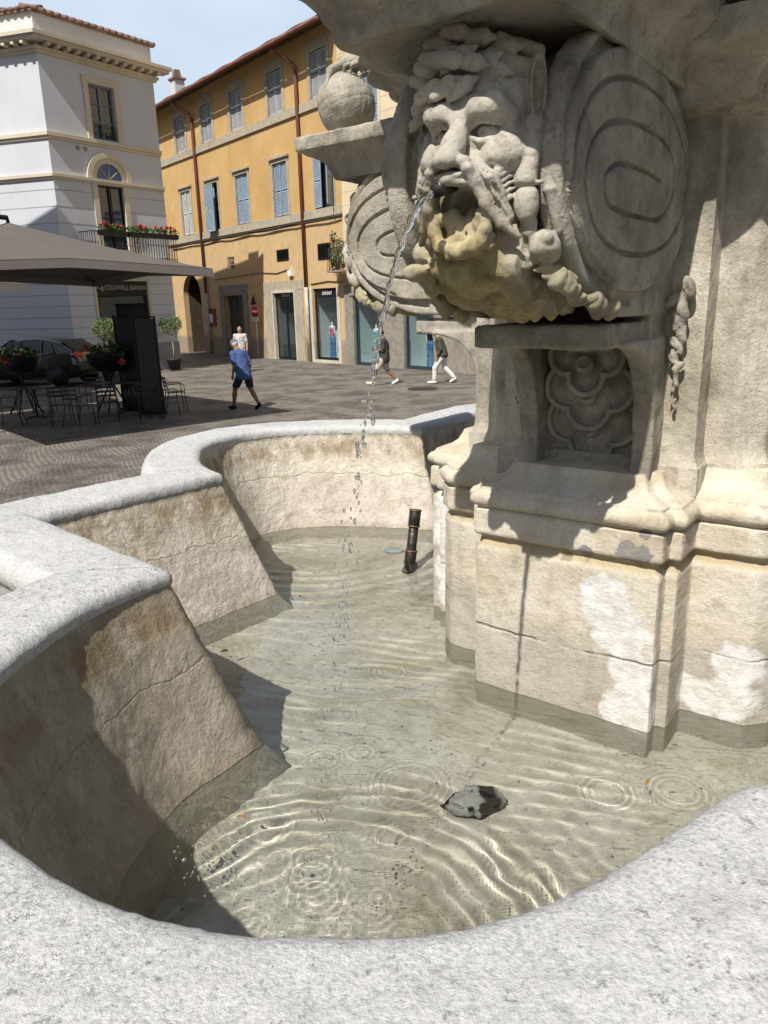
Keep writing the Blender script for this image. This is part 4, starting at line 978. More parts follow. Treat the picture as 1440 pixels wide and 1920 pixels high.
holes += [(-10.42, -9.62, 4.46, 5.04), (-16.2, -13.9, 0, 4.4), (-11.05, -9.0, 0, 3.12), (-6.02, -3.95, 0, 3.22), (-2.5, -.62, .12, 3.22)]
wl_ = holes_wall(S0, .03, 0, 13.3, holes, .32, 0, MOc)
wl_.add([(S0, 12, 0), (S0, 12, 13.3), (S0, 0, 13.3), (S0, 0, 0)], [(0, 1, 2, 3)], M=MOc)
wl_.build('wall', M_ORANGE, ob)
# arch head over the passage
ar = MB(); n_ = 18; pts = [(-15.05 + 1.15 * math.cos(math.pi * k / n_), 3.24 + 1.15 * math.sin(math.pi * k / n_)) for k in range(n_ + 1)]
for (x0, z0_), (x1, z1_) in zip(pts[:-1], pts[1:]): ar.add([(x0, .004, z0_), (x1, .004, z1_), (x1, .004, 4.4), (x0, .004, 4.4), (x0, .32, z0_), (x1, .32, z1_)], [(0, 3, 2, 1), (0, 1, 5, 4)], M=MOc)
ar.build('arch_head', M_ORANGE, ob)
pg = MB(); pg.add([(-16.2, .32, 0), (-16.2, 5, 0), (-16.2, 5, 4.4), (-16.2, .32, 4.4), (-13.9, .32, 0), (-13.9, 5, 0), (-13.9, 5, 4.4), (-13.9, .32, 4.4)], [(0, 3, 2, 1), (4, 5, 6, 7), (1, 2, 6, 5), (2, 3, 7, 6)], M=MOc); pg.build('passage', tuff('passage_shade', (.07, .05, .035), (.11, .085, .06)), ob)  # passage walls coloured near black, the deep shade inside put into the colour
def louvre(m, x0, x1, z0, z1, y, M, t_=.035, slat=.062):
    fr = .055
    m.bb((x0, y, z0), (x0 + fr, y + t_, z1), M).bb((x1 - fr, y, z0), (x1, y + t_, z1), M)
    for zc in (z0, (z0 + z1) / 2 - fr / 2, z1 - fr): m.bb((x0 + fr, y + .001, zc), (x1 - fr, y + t_ - .001, zc + fr), M)
    z = z0 + fr
    while z < z1 - fr:
        if abs(z + slat / 2 - (z0 + z1) / 2) > fr: m.add([(x0 + fr, y + .004, z), (x1 - fr, y + .004, z), (x1 - fr, y + t_ - .004, z + slat), (x0 + fr, y + t_ - .004, z + slat)], [(0, 1, 2, 3)], M=M)
        z += slat * .92
    return m
def window_o(x, z0, z1, kind, hw, upper):
    fr = MB(); k = .20 if upper else .15; top = .42 if upper else .16
    fr.bb((x - hw - k, -.03, z0), (x - hw - .001, .05, z1 + .001), MOc).bb((x + hw + .001, -.03, z0), (x + hw + k, .05, z1 + .001), MOc).bb((x - hw - k - .01, -.034, z1 + .002), (x + hw + k + .01, .05, z1 + top), MOc)
    if not upper: fr.bb((x - hw - k - .08, -.12, z1 + top + .002), (x + hw + k + .08, .04, z1 + top + .09), MOc)
    f = fr.build('window', M_SURR, ob)
    mat = {'g': M_SHUT2, 'w': M_SHUTW, 'b': M_SHUT, 'o': M_SHUT}[kind]
    a = MB().bb((x - hw, .26, z0), (x + hw, .28, z1), MOc); a.build('pane', M_GLASSD, f)
    if kind == 'o':
        louvre(MB(), x - hw - .12, x - hw + .42, z0 + .03, z1 - .03, -.06, MOc).build('shutter', mat, f)
        rot = MOc @ Matrix.Translation((x + hw, -.02, 0)) @ Matrix.Rotation(rad(-62), 4, 'Z')
        louvre(MB(), .0, .55, z0 + .03, z1 - .03, -.02, rot).build('shutter', mat, f)
    elif kind == 'b' and x < -11:
        louvre(MB(), x - hw + .02, x - .01, z0 + .03, z1 - .03, .10, MOc).build('shutter', mat, f)
        rot = MOc @ Matrix.Translation((x + .1, -.32, 0)); louvre(MB(), -.50, .50, z0 - .12, z1 - .12, .0, rot).build('shutter', mat, f)
    else:
        for a_, b_ in ((x - hw + .02, x - .008), (x + .008, x + hw - .02)):
            sk = rad(random.uniform(-3, 3)) if kind == 'g' else rad(random.uniform(-5, 2)); rot = MOc @ Matrix.Translation((a_, .06, 0)) @ Matrix.Rotation(sk, 4, 'Z')
            louvre(MB(), 0, b_ - a_, z0 + .03, z1 - .02, 0, rot).build('shutter', mat, f)
for x, k in upw: window_o(x, 10.74, 12.46, k, .60, True)
for x, k in low: window_o(x, 6.50, 8.76, k, .62, False)
bd_ = MB(); bd_.bb((S0, -.05, 10.42), (.03, .0, 10.72), MOc).bb((S0, -.09, 10.36), (.03, .0, 10.418), MOc); bd_.build('string_course', M_SURR, ob)
bd_ = MB(); bd_.bb((S0, -.06, 6.20), (.03, .0, 6.478), MOc).bb((S0, -.11, 6.12), (.03, .0, 6.198), MOc); bd_.build('string_course', M_SURR, ob)
cb = MB(); cb.tube([(x_, -.13 + .02 * math.sin(x_ * 2.1), 6.06 - .05 * abs(math.sin(x_ * .8))) for x_ in np.arange(-17, .1, .5)], .035, 6, MOc)
cb.tube([(x_, -.10, 6.0 - .06 * abs(math.sin(x_ * .9 + .5))) for x_ in np.arange(-17, -3, .5)], .022, 6, MOc); cb.build('cable', M_CABLE, ob)
cb = MB(); cb.tube([(-11.9, -.03, 4.0), (-9.5, -.03, 4.05), (-7, -.03, 4.12), (-5.5, -.03, 4.02), (-4.4, -.03, 4.15), (-4.25, -.03, 3.95)], .018, 6, MOc)
cb.tube([(-2.6, -.03, 3.42), (-1.2, -.03, 3.50), (-.1, -.03, 3.42)], .02, 6, MOc); cb.build('cable', M_CABLE, ob)
MB().box((-4.15, -.08, 3.98), (.3, .16, .28), MOc).build('junction_box', M_WHITE, ob)
for xs_, top_ in ((-12.95, 0), (-2.85, 0)):
    p = MB(); p.tube([(xs_ - .75, -.82, 13.02), (xs_ - .70, -.80, 12.8), (xs_ - .1, -.2, 12.3), (xs_, -.13, 12.05), (xs_, -.13, 3.3)], .075, 8, MOc); pp = p.build('downpipe', M_RUST, ob)
    MB().tube([(xs_ + .02, -.13, 3.3), (xs_ + .02, -.13, .05)], .085, 8, MOc).build('pipe_foot', M_PIPEG, pp)
# eaves, gutter, tiled roof
rf = MB(); nx_ = 170; 
V_ = []
for j_, (y_, z_) in enumerate(((-.86, 13.14), (-.2, 13.36), (2.5, 14.25), (5, 15.1))):
    for i_ in range(nx_ * 4 + 1):
        s_ = S0 + (24.1) * i_ / (nx_ * 4); V_.append((s_, y_, z_ + .055 * abs(math.sin(math.pi * i_ / 4)) + .02 * math.sin(s_ * 3)))
F_ = []; n_ = nx_ * 4 + 1
for j_ in range(3):
    for i_ in range(n_ - 1): F_.append((j_ * n_ + i_, j_ * n_ + i_ + 1, (j_ + 1) * n_ + i_ + 1, (j_ + 1) * n_ + i_))
rf.add(V_, F_, M=MOc); roof = rf.build('roof', M_TILE, ob)
MB().add([(S0, -.84, 13.06), (.1, -.84, 13.06), (.1, .02, 13.26), (S0, .02, 13.26)], [(0, 1, 2, 3)], M=MOc).add([(S0, -.84, 13.11), (.1, -.84, 13.11), (.1, .02, 13.32), (S0, .02, 13.32)], [(0, 1, 2, 3)], M=MOc).build('eaves_board', M_DARKW, roof)
MB().tube([(S0, -.93, 13.02), (.1, -.93, 13.02)], .085, 8, MOc).build('gutter', M_RUST, roof)
ch = MB(); ch.box((-17.9, 1.6, 14.35), (.6, .6, 1.6), MOc); ch.build('chimney', M_WHITEP, roof); MB().box((-17.9, 1.6, 15.22), (.78, .78, .10), MOc).box((-17.9, 1.6, 15.5), (.42, .42, .42), MOc, tap=.7).build('chimney_pot', M_TILE, roof)
# ground floor openings
MB().bb((-10.40, .20, 4.48), (-9.64, .22, 5.02), MOc).build('small_window', M_BLACK, ob)
g_ = MB()
for k in range(5): g_.tube([(-10.42 + .16 * k + .08, .04, 4.46), (-10.42 + .16 * k + .08, .04, 5.04)], .012, 5, MOc)
for k in range(2): g_.tube([(-10.42, .04, 4.65 + .2 * k), (-9.62, .04, 4.65 + .2 * k)], .012, 5, MOc)
g_.build('window_bars', M_SURR, ob)
for a_, b_, c_, d_ in ((-5.38, -4.34, 4.56, 5.06), (-1.92, -.92, 4.42, 5.08)):
    v_ = MB(); v_.bb((a_, -.03, c_), (b_, -.005, d_), MOc)
    for k in range(9): z_ = c_ + .03 + k * (d_ - c_ - .06) / 9; v_.add([(a_ + .04, -.035, z_), (b_ - .04, -.035, z_), (b_ - .04, -.07, z_ + .02), (a_ + .04, -.07, z_ + .02)], [(0, 1, 2, 3)], M=MOc)
    v_.build('vent_grille', M_BLACK, ob)
fr = MB(); fr.bb((-11.55, -.05, 0), (-11.06, .05, 3.121), MOc).bb((-8.99, -.05, 0), (-8.5, .05, 3.121), MOc).bb((-11.56, -.055, 3.122), (-8.49, .05, 3.66), MOc); fr.build('door_surround', M_PEPER, ob)
dr = MB(); dr.bb((-11.05, .26, 0), (-10.03, .31, 3.12), MOc).bb((-10.02, .26, 0), (-9.0, .31, 3.12), MOc)
for cx_ in (-10.54, -9.51):
    for z0_, z1_ in ((.2, 1.1), (1.25, 2.1), (2.25, 2.95)): dr.bb((cx_ - .38, .235, z0_), (cx_ + .38, .259, z1_), MOc)
dr.build('door', M_DARKW, ob)
MB().bb((-13.3, -.06, 1.55), (-12.2, -.005, 2.5), MOc).bb((-13.2, -.08, 1.65), (-12.3, -.06, 2.4), MOc).build('notice_board', M_RUST, ob)
MB().bb((-12.95, -.085, 1.75), (-12.5, -.081, 2.2), MOc).build('notice', M_WHITE, ob)
def shop(parent, Mx, a, b, z0, z1, surround, sm, frm, sign=None, depth=1.5, door=False, lit=1):
    root = surround.build('shop_front', sm, parent)
    bx = MB(); e = .32 + depth
    bx.add([(a, .32, z0), (b, .32, z0), (b, e, z0), (a, e, z0), (a, .32, z1), (b, .32, z1), (b, e, z1), (a, e, z1)], [(0, 1, 2, 3), (3, 2, 6, 7), (0, 3, 7, 4), (1, 5, 6, 2), (4, 7, 6, 5)], M=Mx)
    bx.build('interior', M_TEALD if door else M_TEAL, root)
    f = MB(); w_ = .07; y0, y1 = .10, .16; th = z1 - (.38 if sign else w_)
    f.bb((a + .005, y0, z0), (a + w_, y1, z1), Mx).bb((b - w_, y0, z0), (b - .005, y1, z1), Mx).bb((a + w_ + .001, y0, z0 + .001), (b - w_ - .001, y1, z0 + w_ * 1.6), Mx).bb((a + w_ + .001, y0, th), (b - w_ - .001, y1, z1 - .004), Mx)
    if door: f.bb(((a + b) / 2 - .05, y0, z0 + w_ * 1.6), ((a + b) / 2 + .05, y1, th), Mx)
    f.build('frame', frm, root)
    MB().bb((a + w_, .125, z0 + w_), (b - w_, .135, th), Mx).build('glass', M_SHOPG, root)
    if sign: text('shop_name', sign, .27, M_WHITE, Mx @ Matrix.Translation(((a + b) / 2, y0 - .005, z1 - .19)) @ Matrix.Rotation(rad(90), 4, 'X'), root, .003, .35, .8)
    return root
sr = MB(); sr.bb((-6.78, -.04, 0), (-6.03, .05, 3.23), MOc).bb((-3.94, -.04, 0), (-3.30, .05, 3.23), MOc).bb((-6.79, -.045, 3.232), (-3.29, .05, 3.66), MOc)
sh1 = shop(ob, MOc, -6.02, -3.95, .02, 3.22, sr, M_SURR, M_BLACK, 'Subdued', 2.0, True)
pf = MB(); pf.bb((-6.03, -.07, 0), (-5.93, .10, 3.12), MOc).bb((-4.04, -.07, 0), (-3.94, .10, 3.12), MOc).bb((-6.03, -.075, 3.122), (-3.94, .10, 3.24), MOc); pf.build('door_trim', M_PALE, sh1)
sr = MB(); sr.bb((-2.72, -.05, 0), (-2.51, .05, 3.3), MOc).bb((-.61, -.05, 0), (-.40, .05, 3.3), MOc).bb((-2.50, -.08, 0), (-.62, .05, .12), MOc)
sh2 = shop(ob, MOc, -2.5, -.62, .12, 3.22, sr, M_PALE, M_BLACK, 'Subdued', .85)
s_ = MB()
for k in range(5): s_.bb((-5.85, 1.2, .5 + .42 * k), (-5.1, 1.7, .53 + .42 * k), MOc)
s_.build('shelf', M_WHITE, sh1)
# ---- cream building to the right on a grey stone shop floor
cbld = thing('cream_building', 'pale cream building with scored plaster over a grey stone shop floor', 'building', tuple(OP))
H2 = [(.62, 2.58, .0, 2.85), (3.9, 5.62, 0, 2.85), (1.55, 2.55, 8.7, 10.9), (1.55, 2.55, 5.6, 7.4)]
m_ = holes_wall(.031, 14, 3.42, 16.5, [h for h in H2 if h[2] > 3], .3, -.02, MOc); m_.add([(.031, -.02, 3.42), (.031, -.02, 16.5), (.031, 12, 16.5), (.031, 12, 13.3)], [(0, 1, 2, 3)], M=MOc)
m_.build('wall', M_CREAM, cbld)
m_ = holes_wall(.031, 14, 0, 3.40, [h for h in H2 if h[2] < 3], .3, -.10, MOc); m_.build('ground_floor_wall', M_PEPER, cbld)
jt = MB()
for k in range(8):
    for xa, xb in ((.04, .42), (2.78, 3.7), (5.82, 14)): jt.bb((xa, -.1035, .42 * k + .40), (xb, -.101, .42 * k + .41), MOc)
for k in range(24): jt.bb((.1, -.0235, 3.9 + .5 * k), (14, -.021, 3.915 + .5 * k), MOc)
jt.build('scored_joints', M_SURR, cbld)
MB().bb((.031, -.16, 3.30), (14, .0, 3.44), MOc).build('string_course', M_SURR, cbld)
for a_, b_, c_, d_ in H2[2:]:
    f = MB().bb((a_ - .15, -.06, c_ - .05), (a_ - .001, .0, d_ + .15), MOc).bb((b_ + .001, -.06, c_ - .05), (b_ + .15, .0, d_ + .15), MOc).bb((a_, -.06, d_), (b_, 0, d_ + .15), MOc).build('window', M_TRIM, cbld)
    louvre(MB(), a_ + .02, (a_ + b_) / 2, c_, d_, .02, MOc).build('shutter', M_SHUT, f); louvre(MB(), (a_ + b_) / 2 + .01, b_ - .02, c_, d_, .02, MOc).build('shutter', M_SHUT, f)
sr = MB().bb((.42, -.14, 2.86), (2.78, -.05, 3.12), MOc); sh3 = shop(cbld, MOc @ Matrix.Translation((0, -.08, 0)), .62, 2.58, .02, 2.84, sr, M_PEPER, flat('blue_black_frame', (.03, .05, .065), .4), None, .85)
sr = MB().bb((3.7, -.14, 2.86), (5.82, -.05, 3.12), MOc); sh4 = shop(cbld, MOc @ Matrix.Translation((0, -.08, 0)), 3.9, 5.62, .02, 2.84, sr, M_PEPER, bpy.data.materials['blue_black_frame'], None, .85)
MB().bb((6.72, -.16, 0), (9.5, -.101, 1.15), MOc).build('plinth', M_PEPER, cbld)
# small balcony full of pots
bal = thing('plant_balcony', 'small iron balcony crowded with potted plants above the grey stone shop', 'balcony', tuple(MO @ Vector((.3, -.5, 3.85))))
iv = MOc @ Matrix.Identity(4); Mb = Matrix.Translation(-Vector(bal.location)) @ MO
MB().bb((-.25, -.75, 3.80), (.95, -.10, 3.88), Mb).build('balcony_slab', M_PEPER, bal)
r_ = MB()
for k in range(11): r_.tube([(-.22 + .115 * k, -.72, 3.88), (-.22 + .115 * k, -.72, 4.75)], .010, 5, Mb)
for k in range(6): r_.tube([(-.22, -.72 + .11 * k, 3.88), (-.22, -.72 + .11 * k, 4.75)], .010, 5, Mb)
r_.tube([(.93, -.72, 4.75), (-.22, -.72, 4.75), (-.22, -.12, 4.75)], .016, 5, Mb); r_.build('railing', M_BLACK, bal)
def foliage(name, mat, parent, blobs, n, size, Mx=None, seed=1, ar=2.2):
    """many small leaves scattered through ellipsoids (centre, radii)"""
    r0_ = np.random.RandomState(seed); vs = []; fs = []
    vol_ = np.array([b[1][0] * b[1][1] * b[1][2] for b in blobs]) ** .66; vol_ /= vol_.sum()
    for _ in range(n):
        c, r_ = blobs[r0_.choice(len(blobs), p=vol_)]; d = r0_.normal(size=3); d /= np.linalg.norm(d); d = d * r0_.uniform(.25, 1.05) ** .45
        p = Vector([c[i] + r_[i] * d[i] for i in range(3)]); t1 = Vector(r0_.normal(size=3)).normalized(); t2 = t1.orthogonal().normalized(); t2.rotate(Matrix.Rotation(r0_.uniform(0, 6.28), 3, t1))
        s_ = size * r0_.uniform(.6, 1.3); b = len(vs); q = [p - t1 * s_, p + t2 * s_ / ar, p + t1 * s_, p - t2 * s_ / ar]
        vs += [tuple((Mx @ v) if Mx is not None else v) for v in q]; fs.append((b, b + 1, b + 2, b + 3))
    me_ = bpy.data.meshes.new(name); me_.from_pydata(vs, [], fs); return link(name, me_, mat, parent)
pots = [(-.05, -.55, 4.2), (.25, -.55, 4.05), (.6, -.5, 4.1), (.1, -.2, 4.75), (-.3, -.3, 5.1)]
for i_, (x_, y_, z_) in enumerate(pots):
    pt = MB(); pt.lathe([(.07, 0), (.10, .16), (.11, .17), (.09, .17)], 10, Mb, (x_, y_, z_ - .15)); pt.build('pot', M_TERR, bal)
foliage('foliage', M_LEAF, bal, [((x_, y_, z_ + .15), (.2, .16, .25)) for x_, y_, z_ in pots] + [((-.35, -.3, 4.4), (.15, .12, .7))], 420, .06, Mb, 3)
foliage('dry_foliage', M_LEAFD, bal, [((-.3, -.35, 4.7), (.25, .15, .6)), ((.4, -.55, 4.5), (.35, .15, .3))], 200, .07, Mb, 4, 4)
# flag on the cream wall
fl = thing('flag', 'small green and white flag hanging out above the stone ball', 'flag', tuple(MO @ Vector((1.9, -.3, 10.6))))
Mf = Matrix.Translation(-Vector(fl.location)) @ MO
MB().tube([(1.9, -.05, 10.2), (1.9, -.9, 11.3)], .02, 6, Mf).build('flag_pole', M_WHITE, fl)
for k, mt in enumerate((flat('flag_green', (.02, .30, .12), .7), M_WHITE)):
    m_ = MB(); m_.add([(1.45 + .26 * k, -.85 + .03 * k, 11.2), (1.71 + .26 * k, -.82, 11.25), (1.69 + .26 * k, -.70, 10.35), (1.45 + .26 * k, -.72, 10.3)], [(0, 1, 2, 3)], M=Mf); o_ = m_.build('flag_cloth', mt, fl); so_ = o_.modifiers.new('s', 'SOLIDIFY'); so_.thickness = .01

# ---- grey-white corner building (all measured, then set 7 % nearer)
KG = .93
gw = Vector((math.sin(rad(36)), math.cos(rad(36)), 0)); gn = Vector((gw.y, -gw.x, 0)); gp = Vector((-9.48, 35.79, 0))
gu = Vector((-.956, .29, 0)).normalized(); gun = Vector((-.29, -.956, 0)).normalized()
gc = gp + gw * -5.2
SC = Matrix.Translation(CAM) @ Matrix.Scale(KG, 4) @ Matrix.Translation(-CAM)
gloc = SC @ Vector((gc.x, gc.y, 0)); gloc.z = 0
TG = Matrix.Translation(-gloc) @ SC
def frame(o_, x_, n_): return Matrix(((x_.x, -n_.x, 0, o_.x), (x_.y, -n_.y, 0, o_.y), (0, 0, 1, 0), (0, 0, 0, 1)))
MR = TG @ frame(gc + gw * 5.2, gw, gn)            # right face: x from -5.2 (corner) to 0.1
ML = TG @ frame(gc, -gu, gun)                     # left face: x from -14 to 0 (corner)
gb = thing('grey_corner_building', 'pale grey-white corner building with cream cornice, arched window and flowered balcony', 'building', tuple(gloc))
zb = -.35
hR = [(-3.19, -2.0, 9.24, 11.25), (-3.27, -2.05, 5.0, 7.5), (-3.92, -1.34, -.2, 3.72)]
m_ = holes_wall(-5.2, .1, zb, 13.2, hR, .25, 0, MR)
m_.add([(.1, 0, zb), (.1, 7, zb), (.1, 7, 13.2), (.1, 0, 13.2)], [(0, 1, 2, 3)], M=MR)
hL = [(-7.2, -4.5, -.2, 3.2), (-9, -7.8, 9.24, 11.25)]
w2 = holes_wall(-14, 0, zb, 13.2, hL, .25, 0, ML); m_.v += w2.v and []; b_ = len(m_.v); m_.v += w2.v; m_.f += [tuple(i + b_ for i in f) for f in w2.f]; m_.sm += w2.sm
gwall = m_.build('wall', M_WHITEP, gb)
def both(name, y0, y1, z0, z1, mat, ext=0):
    o_ = MB(); o_.bb((-5.2 + 0, -y1, z0), (.1 + ext, -y0, z1), MR).bb((-14, -y1, z0), (0, -y0, z1), ML)
    # mitre block at the corner
    a_ = MR @ Vector((-5.2, -y0, 0)); b2 = MR @ Vector((-5.2, -y1, 0)); c_ = ML @ Vector((0, -y1, 0)); 
    q_ = (b2 + c_) * .5; n2 = (q_ - a_); 
    t_ = gn + gun; t_ = t_ * (y1 / (1 + gn.dot(gun))) * KG; tip = (MR @ Vector((-5.2, 0, 0))) + t_
    zl = (MR @ Vector((0, 0, z0 + .002))).z; zh = (MR @ Vector((0, 0, z1 - .002))).z; r0 = MR @ Vector((-5.2, 0, 0))
    o_.prism([(r0.x, r0.y), (c_.x, c_.y), (tip.x, tip.y), (b2.x, b2.y)], zl, zh)
    return o_.build(name, mat, gb)
for z0, z1, d_ in ((7.52, 7.60, .07), (7.60, 7.71, .13), (8.95, 9.05, .07), (9.05, 9.18, .14)): both('string_course', 0, d_, z0, z1, M_TRIM)
for z0, z1, d_ in ((11.88, 11.98, .10), (11.98, 12.08, .18), (12.22, 12.34, .50), (12.34, 12.46, .60)): both('cornice', 0, d_, z0, z1, M_TRIM, d_)
br = MB()
for k in range(13): br.box((-4.95 + .42 * k, -.28, 12.15), (.14, .38, .12), MR)
br.build('dentils', M_TRIM, gb); br = MB()
for k in range(30): br.box((-.25 - .42 * k, -.28, 12.15), (.14, .38, .12), ML)
br.build('dentils', M_TRIM, gb)
both('parapet', -.02, .003, 12.48, 13.22, M_PARAP)
both('roof_edge', 0, .12, 13.22, 13.28, M_TILE, .12)
tl = MB()
for k in range(18): tl.tube([(-5.1 + .31 * k, -.20, 13.30), (-5.1 + .31 * k, .8, 13.62)], .085, 8, MR)
for k in range(44): tl.tube([(-.15 - .31 * k, -.20, 13.30), (-.15 - .31 * k, .8, 13.62)], .085, 8, ML)
tl.build('roof_tiles', M_TILE, gb)
rr_ = [MR @ Vector((.15, -.1, 13.27)), MR @ Vector((.15, 7, 15)), MR @ Vector((-5.2, 8, 15.2)), ML @ Vector((-14, 7, 15)), ML @ Vector((-14, -.1, 13.27)), ML @ Vector((0, -.1, 13.27))]
MB().add(rr_, [(0, 1, 2), (0, 2, 5), (5, 2, 3), (5, 3, 4)]).build('roof', M_TILE, gb)
# grooves of the ground and first floors
gv_ = MB(); zk = .95
while zk < 7.5:
    for x0, x1 in ((-5.2, -4.05 if zk < 3.8 else (-3.45 if zk > 4.6 else -.0)), (-1.2 if zk < 3.8 else -1.9, .1)):
        if x1 > x0: gv_.bb((x0, -.006, zk), (x1, -.0035, zk + .03), MR)
    gv_.bb((-4.3 if zk < 3.3 else -14, -.006, zk), (0, -.0035, zk + .03), ML); zk += .44 if zk < 4 else .62
gv_.build('groove', flat('groove_grey', (.36, .37, .40), .9), gb)
M_PLI = tuff('plinth_grey', (.26, .27, .29), (.32, .33, .35)); MB().bb((-5.2, -.05, zb), (-4.05, -.0, 1.05), MR).build('plinth', M_PLI, gb); MB().bb((-1.22, -.05, zb), (.13, 0, 1.05), MR).build('plinth', M_PLI, gb); MB().bb((-4.3, -.05, zb), (0, 0, 1.05), ML).build('plinth', M_PLI, gb)
# upper window
wf = MB(); wf.bb((-3.42, -.06, 9.19), (-3.191, 0, 11.25), MR).bb((-1.999, -.06, 9.19), (-1.75, 0, 11.25), MR).bb((-3.43, -.065, 11.252), (-1.74, 0, 11.52), MR); wn = wf.build('window', M_TRIM, gb)
def casement(m, a, b, c, d, y, Mx, rows=3):
    f_ = .06; mid = (a + b) / 2
    m.bb((a, y, c), (a + f_, y + .05, d), Mx).bb((b - f_, y, c), (b, y + .05, d), Mx).bb((mid - f_, y - .01, c), (mid + f_, y + .05, d), Mx).bb((a + f_, y, c), (mid - f_, y + .045, c + f_), Mx).bb((mid + f_, y, c), (b - f_, y + .045, c + f_), Mx).bb((a + f_, y, d - f_), (b - f_, y + .04, d), Mx)
    for k in range(1, rows): z_ = c + (d - c) * k / rows; m.bb((a + f_, y + .005, z_ - .02), (mid - f_, y + .04, z_ + .02), Mx).bb((mid + f_, y + .005, z_ - .02), (b - f_, y + .04, z_ + .02), Mx)
    return m
casement(MB(), -3.18, -2.01, 9.26, 11.23, .12, MR).build('window_frame', flat('grey_window_frame', (.20, .215, .24), .5), wn)
MB().bb((-3.18, .17, 9.26), (-2.01, .18, 11.23), MR).build('pane', M_GLASSD, wn)
r_ = MB()
for k in range(14): r_.tube([(-3.16 + .088 * k, .04, 9.24), (-3.16 + .088 * k, .04, 9.75)], .008, 4, MR)
for k in range(7): r_.tube([(-3.10 + .17 * k + .08 * math.cos(q), .04, 9.48 + .1 * math.sin(q)) for q in np.linspace(0, 6.28, 9)], .007, 4, MR)
r_.tube([(-3.18, .04, 9.78), (-2.01, .04, 9.78)], .014, 4, MR); r_.build('railing', M_BLACK, wn)
vt = MB()
for x_ in (-3.95, -3.62): vt.tube([(x_, -.03, 8.78), (x_, .02, 8.78)], .09, 12, MR)
vt.build('round_vent', M_SURR, gb)
# arched head and door on the balcony
ah = MB(); n_ = 20
def arc(r, y, cx=-2.66, cz=7.72): return [(cx + r * math.cos(math.pi * k / n_), y, cz + r * math.sin(math.pi * k / n_)) for k in range(n_ + 1)]
for ra, rb_, ya, yb in ((.62, .84, -.05, .0), (.84, 1.05, -.10, .0)):
    A_, B_, C_, D_ = arc(ra, ya), arc(rb_, ya), arc(rb_, yb), arc(ra, yb)
    for k in range(n_): ah.add([A_[k], A_[k + 1], B_[k + 1], B_[k], C_[k], C_[k + 1], D_[k], D_[k + 1]], [(0, 1, 2, 3), (3, 2, 5, 4), (0, 6, 7, 1)], M=MR)
arch_ = ah.build('arched_head', M_TRIM, gb)
fa = MB(); A_ = arc(.62, -.012); fa.add([(-2.66, -.012, 7.72)] + A_, [(0, k + 1, k + 2) for k in range(n_)], M=MR); fa.build('fanlight', flat('blue_glass', (.03, .07, .20), .12, spec=.8), arch_)
sp_ = MB()
for q in (40, 90, 140): sp_.tube([(-2.66, -.03, 7.74), (-2.66 + .6 * math.cos(rad(q)), -.03, 7.72 + .6 * math.sin(rad(q)))], .022, 5, MR)
sp_.build('glazing_bar', M_SURR, arch_)
pl_ = MB(); pl_.bb((-3.52, -.05, 4.55), (-3.28, .0, 7.515), MR).bb((-2.04, -.05, 4.55), (-1.80, .0, 7.515), MR); pl_.build('pilaster', M_TRIM, gb)
MB().bb((-3.26, .14, 5.0), (-2.06, .15, 7.49), MR).build('pane', M_GLASSD, casement(MB(), -3.26, -2.06, 5.0, 7.49, .08, MR, 2).build('balcony_door', M_BLACK, gb))
MB().bb((-4.4, -.85, 4.42), (-.15, 0, 4.58), MR).build('balcony_slab', M_TRIM, gb)
r_ = MB(); x_ = -4.36
while x_ < -.15:
    r_.tube([(x_, -.82, 4.58), (x_, -.82, 5.6)], .018, 4, MR); r_.ell((x_, -.82, 5.1), (.02, .02, .05), 6, 4, MR); r_.ell((x_, -.82, 4.8), (.018, .018, .04), 6, 4, MR); x_ += .135
for x_ in (-4.36, -.17):
    for k in range(6): r_.tube([(x_, -.82 + .14 * k, 4.58), (x_, -.82 + .14 * k, 5.6)], .012, 4, MR)
for k in range(6): 
    for z_ in (5.0, 5.32): r_.tube([(-2.9 + .24 * k + .09 * math.cos(q) * (1 - q / 14), -.83, z_ + .13 * math.sin(q)) for q in np.linspace(0, 7.5, 12)], .009, 4, MR)
r_.tube([(-4.38, 0, 5.6), (-4.38, -.82, 5.6), (-.15, -.82, 5.6), (-.15, 0, 5.6)], .022, 5, MR); r_.tube([(-4.38, -.82, 4.64), (-.15, -.82, 4.64)], .014, 4, MR); r_.build('railing', M_BLACK, gb)
rotR = math.atan2(gw.y, gw.x)
for i_, (x_, lb) in enumerate(((-3.45, 'leftmost black flower box of red geraniums on the grey building balcony'), (-2.1, 'middle black flower box of red geraniums on the grey building balcony'), (-.82, 'rightmost black flower box of red geraniums on the grey building balcony'))):
    pos = (Matrix.Translation(gloc) @ MR) @ Vector((x_, -.95, 5.45)); fb = thing('flower_box', lb, 'flower box', tuple(pos), rotR, 'balcony flower boxes')
    MB().box((0, 0, .08), (1.15, .2, .18), tap=1.08).build('box', M_BLACK, fb)
    foliage('foliage', M_LEAF, fb, [((q, 0, .27), (.25, .14, .13)) for q in (-.4, -.1, .15, .42)], 260, .05, None, 20 + i_)
    foliage('dry_foliage', M_LEAFD, fb, [((0, 0, .32), (.55, .14, .13))], 70, .05, None, 30 + i_)
    hd = [((random.uniform(-.5, .5), random.uniform(-.14, .02), random.uniform(.30, .46)), (.06, .05, .05)) for _ in range(7)]
    foliage('blossom', M_RED, fb, hd, 210, .032, None, 40 + i_, 1.2)
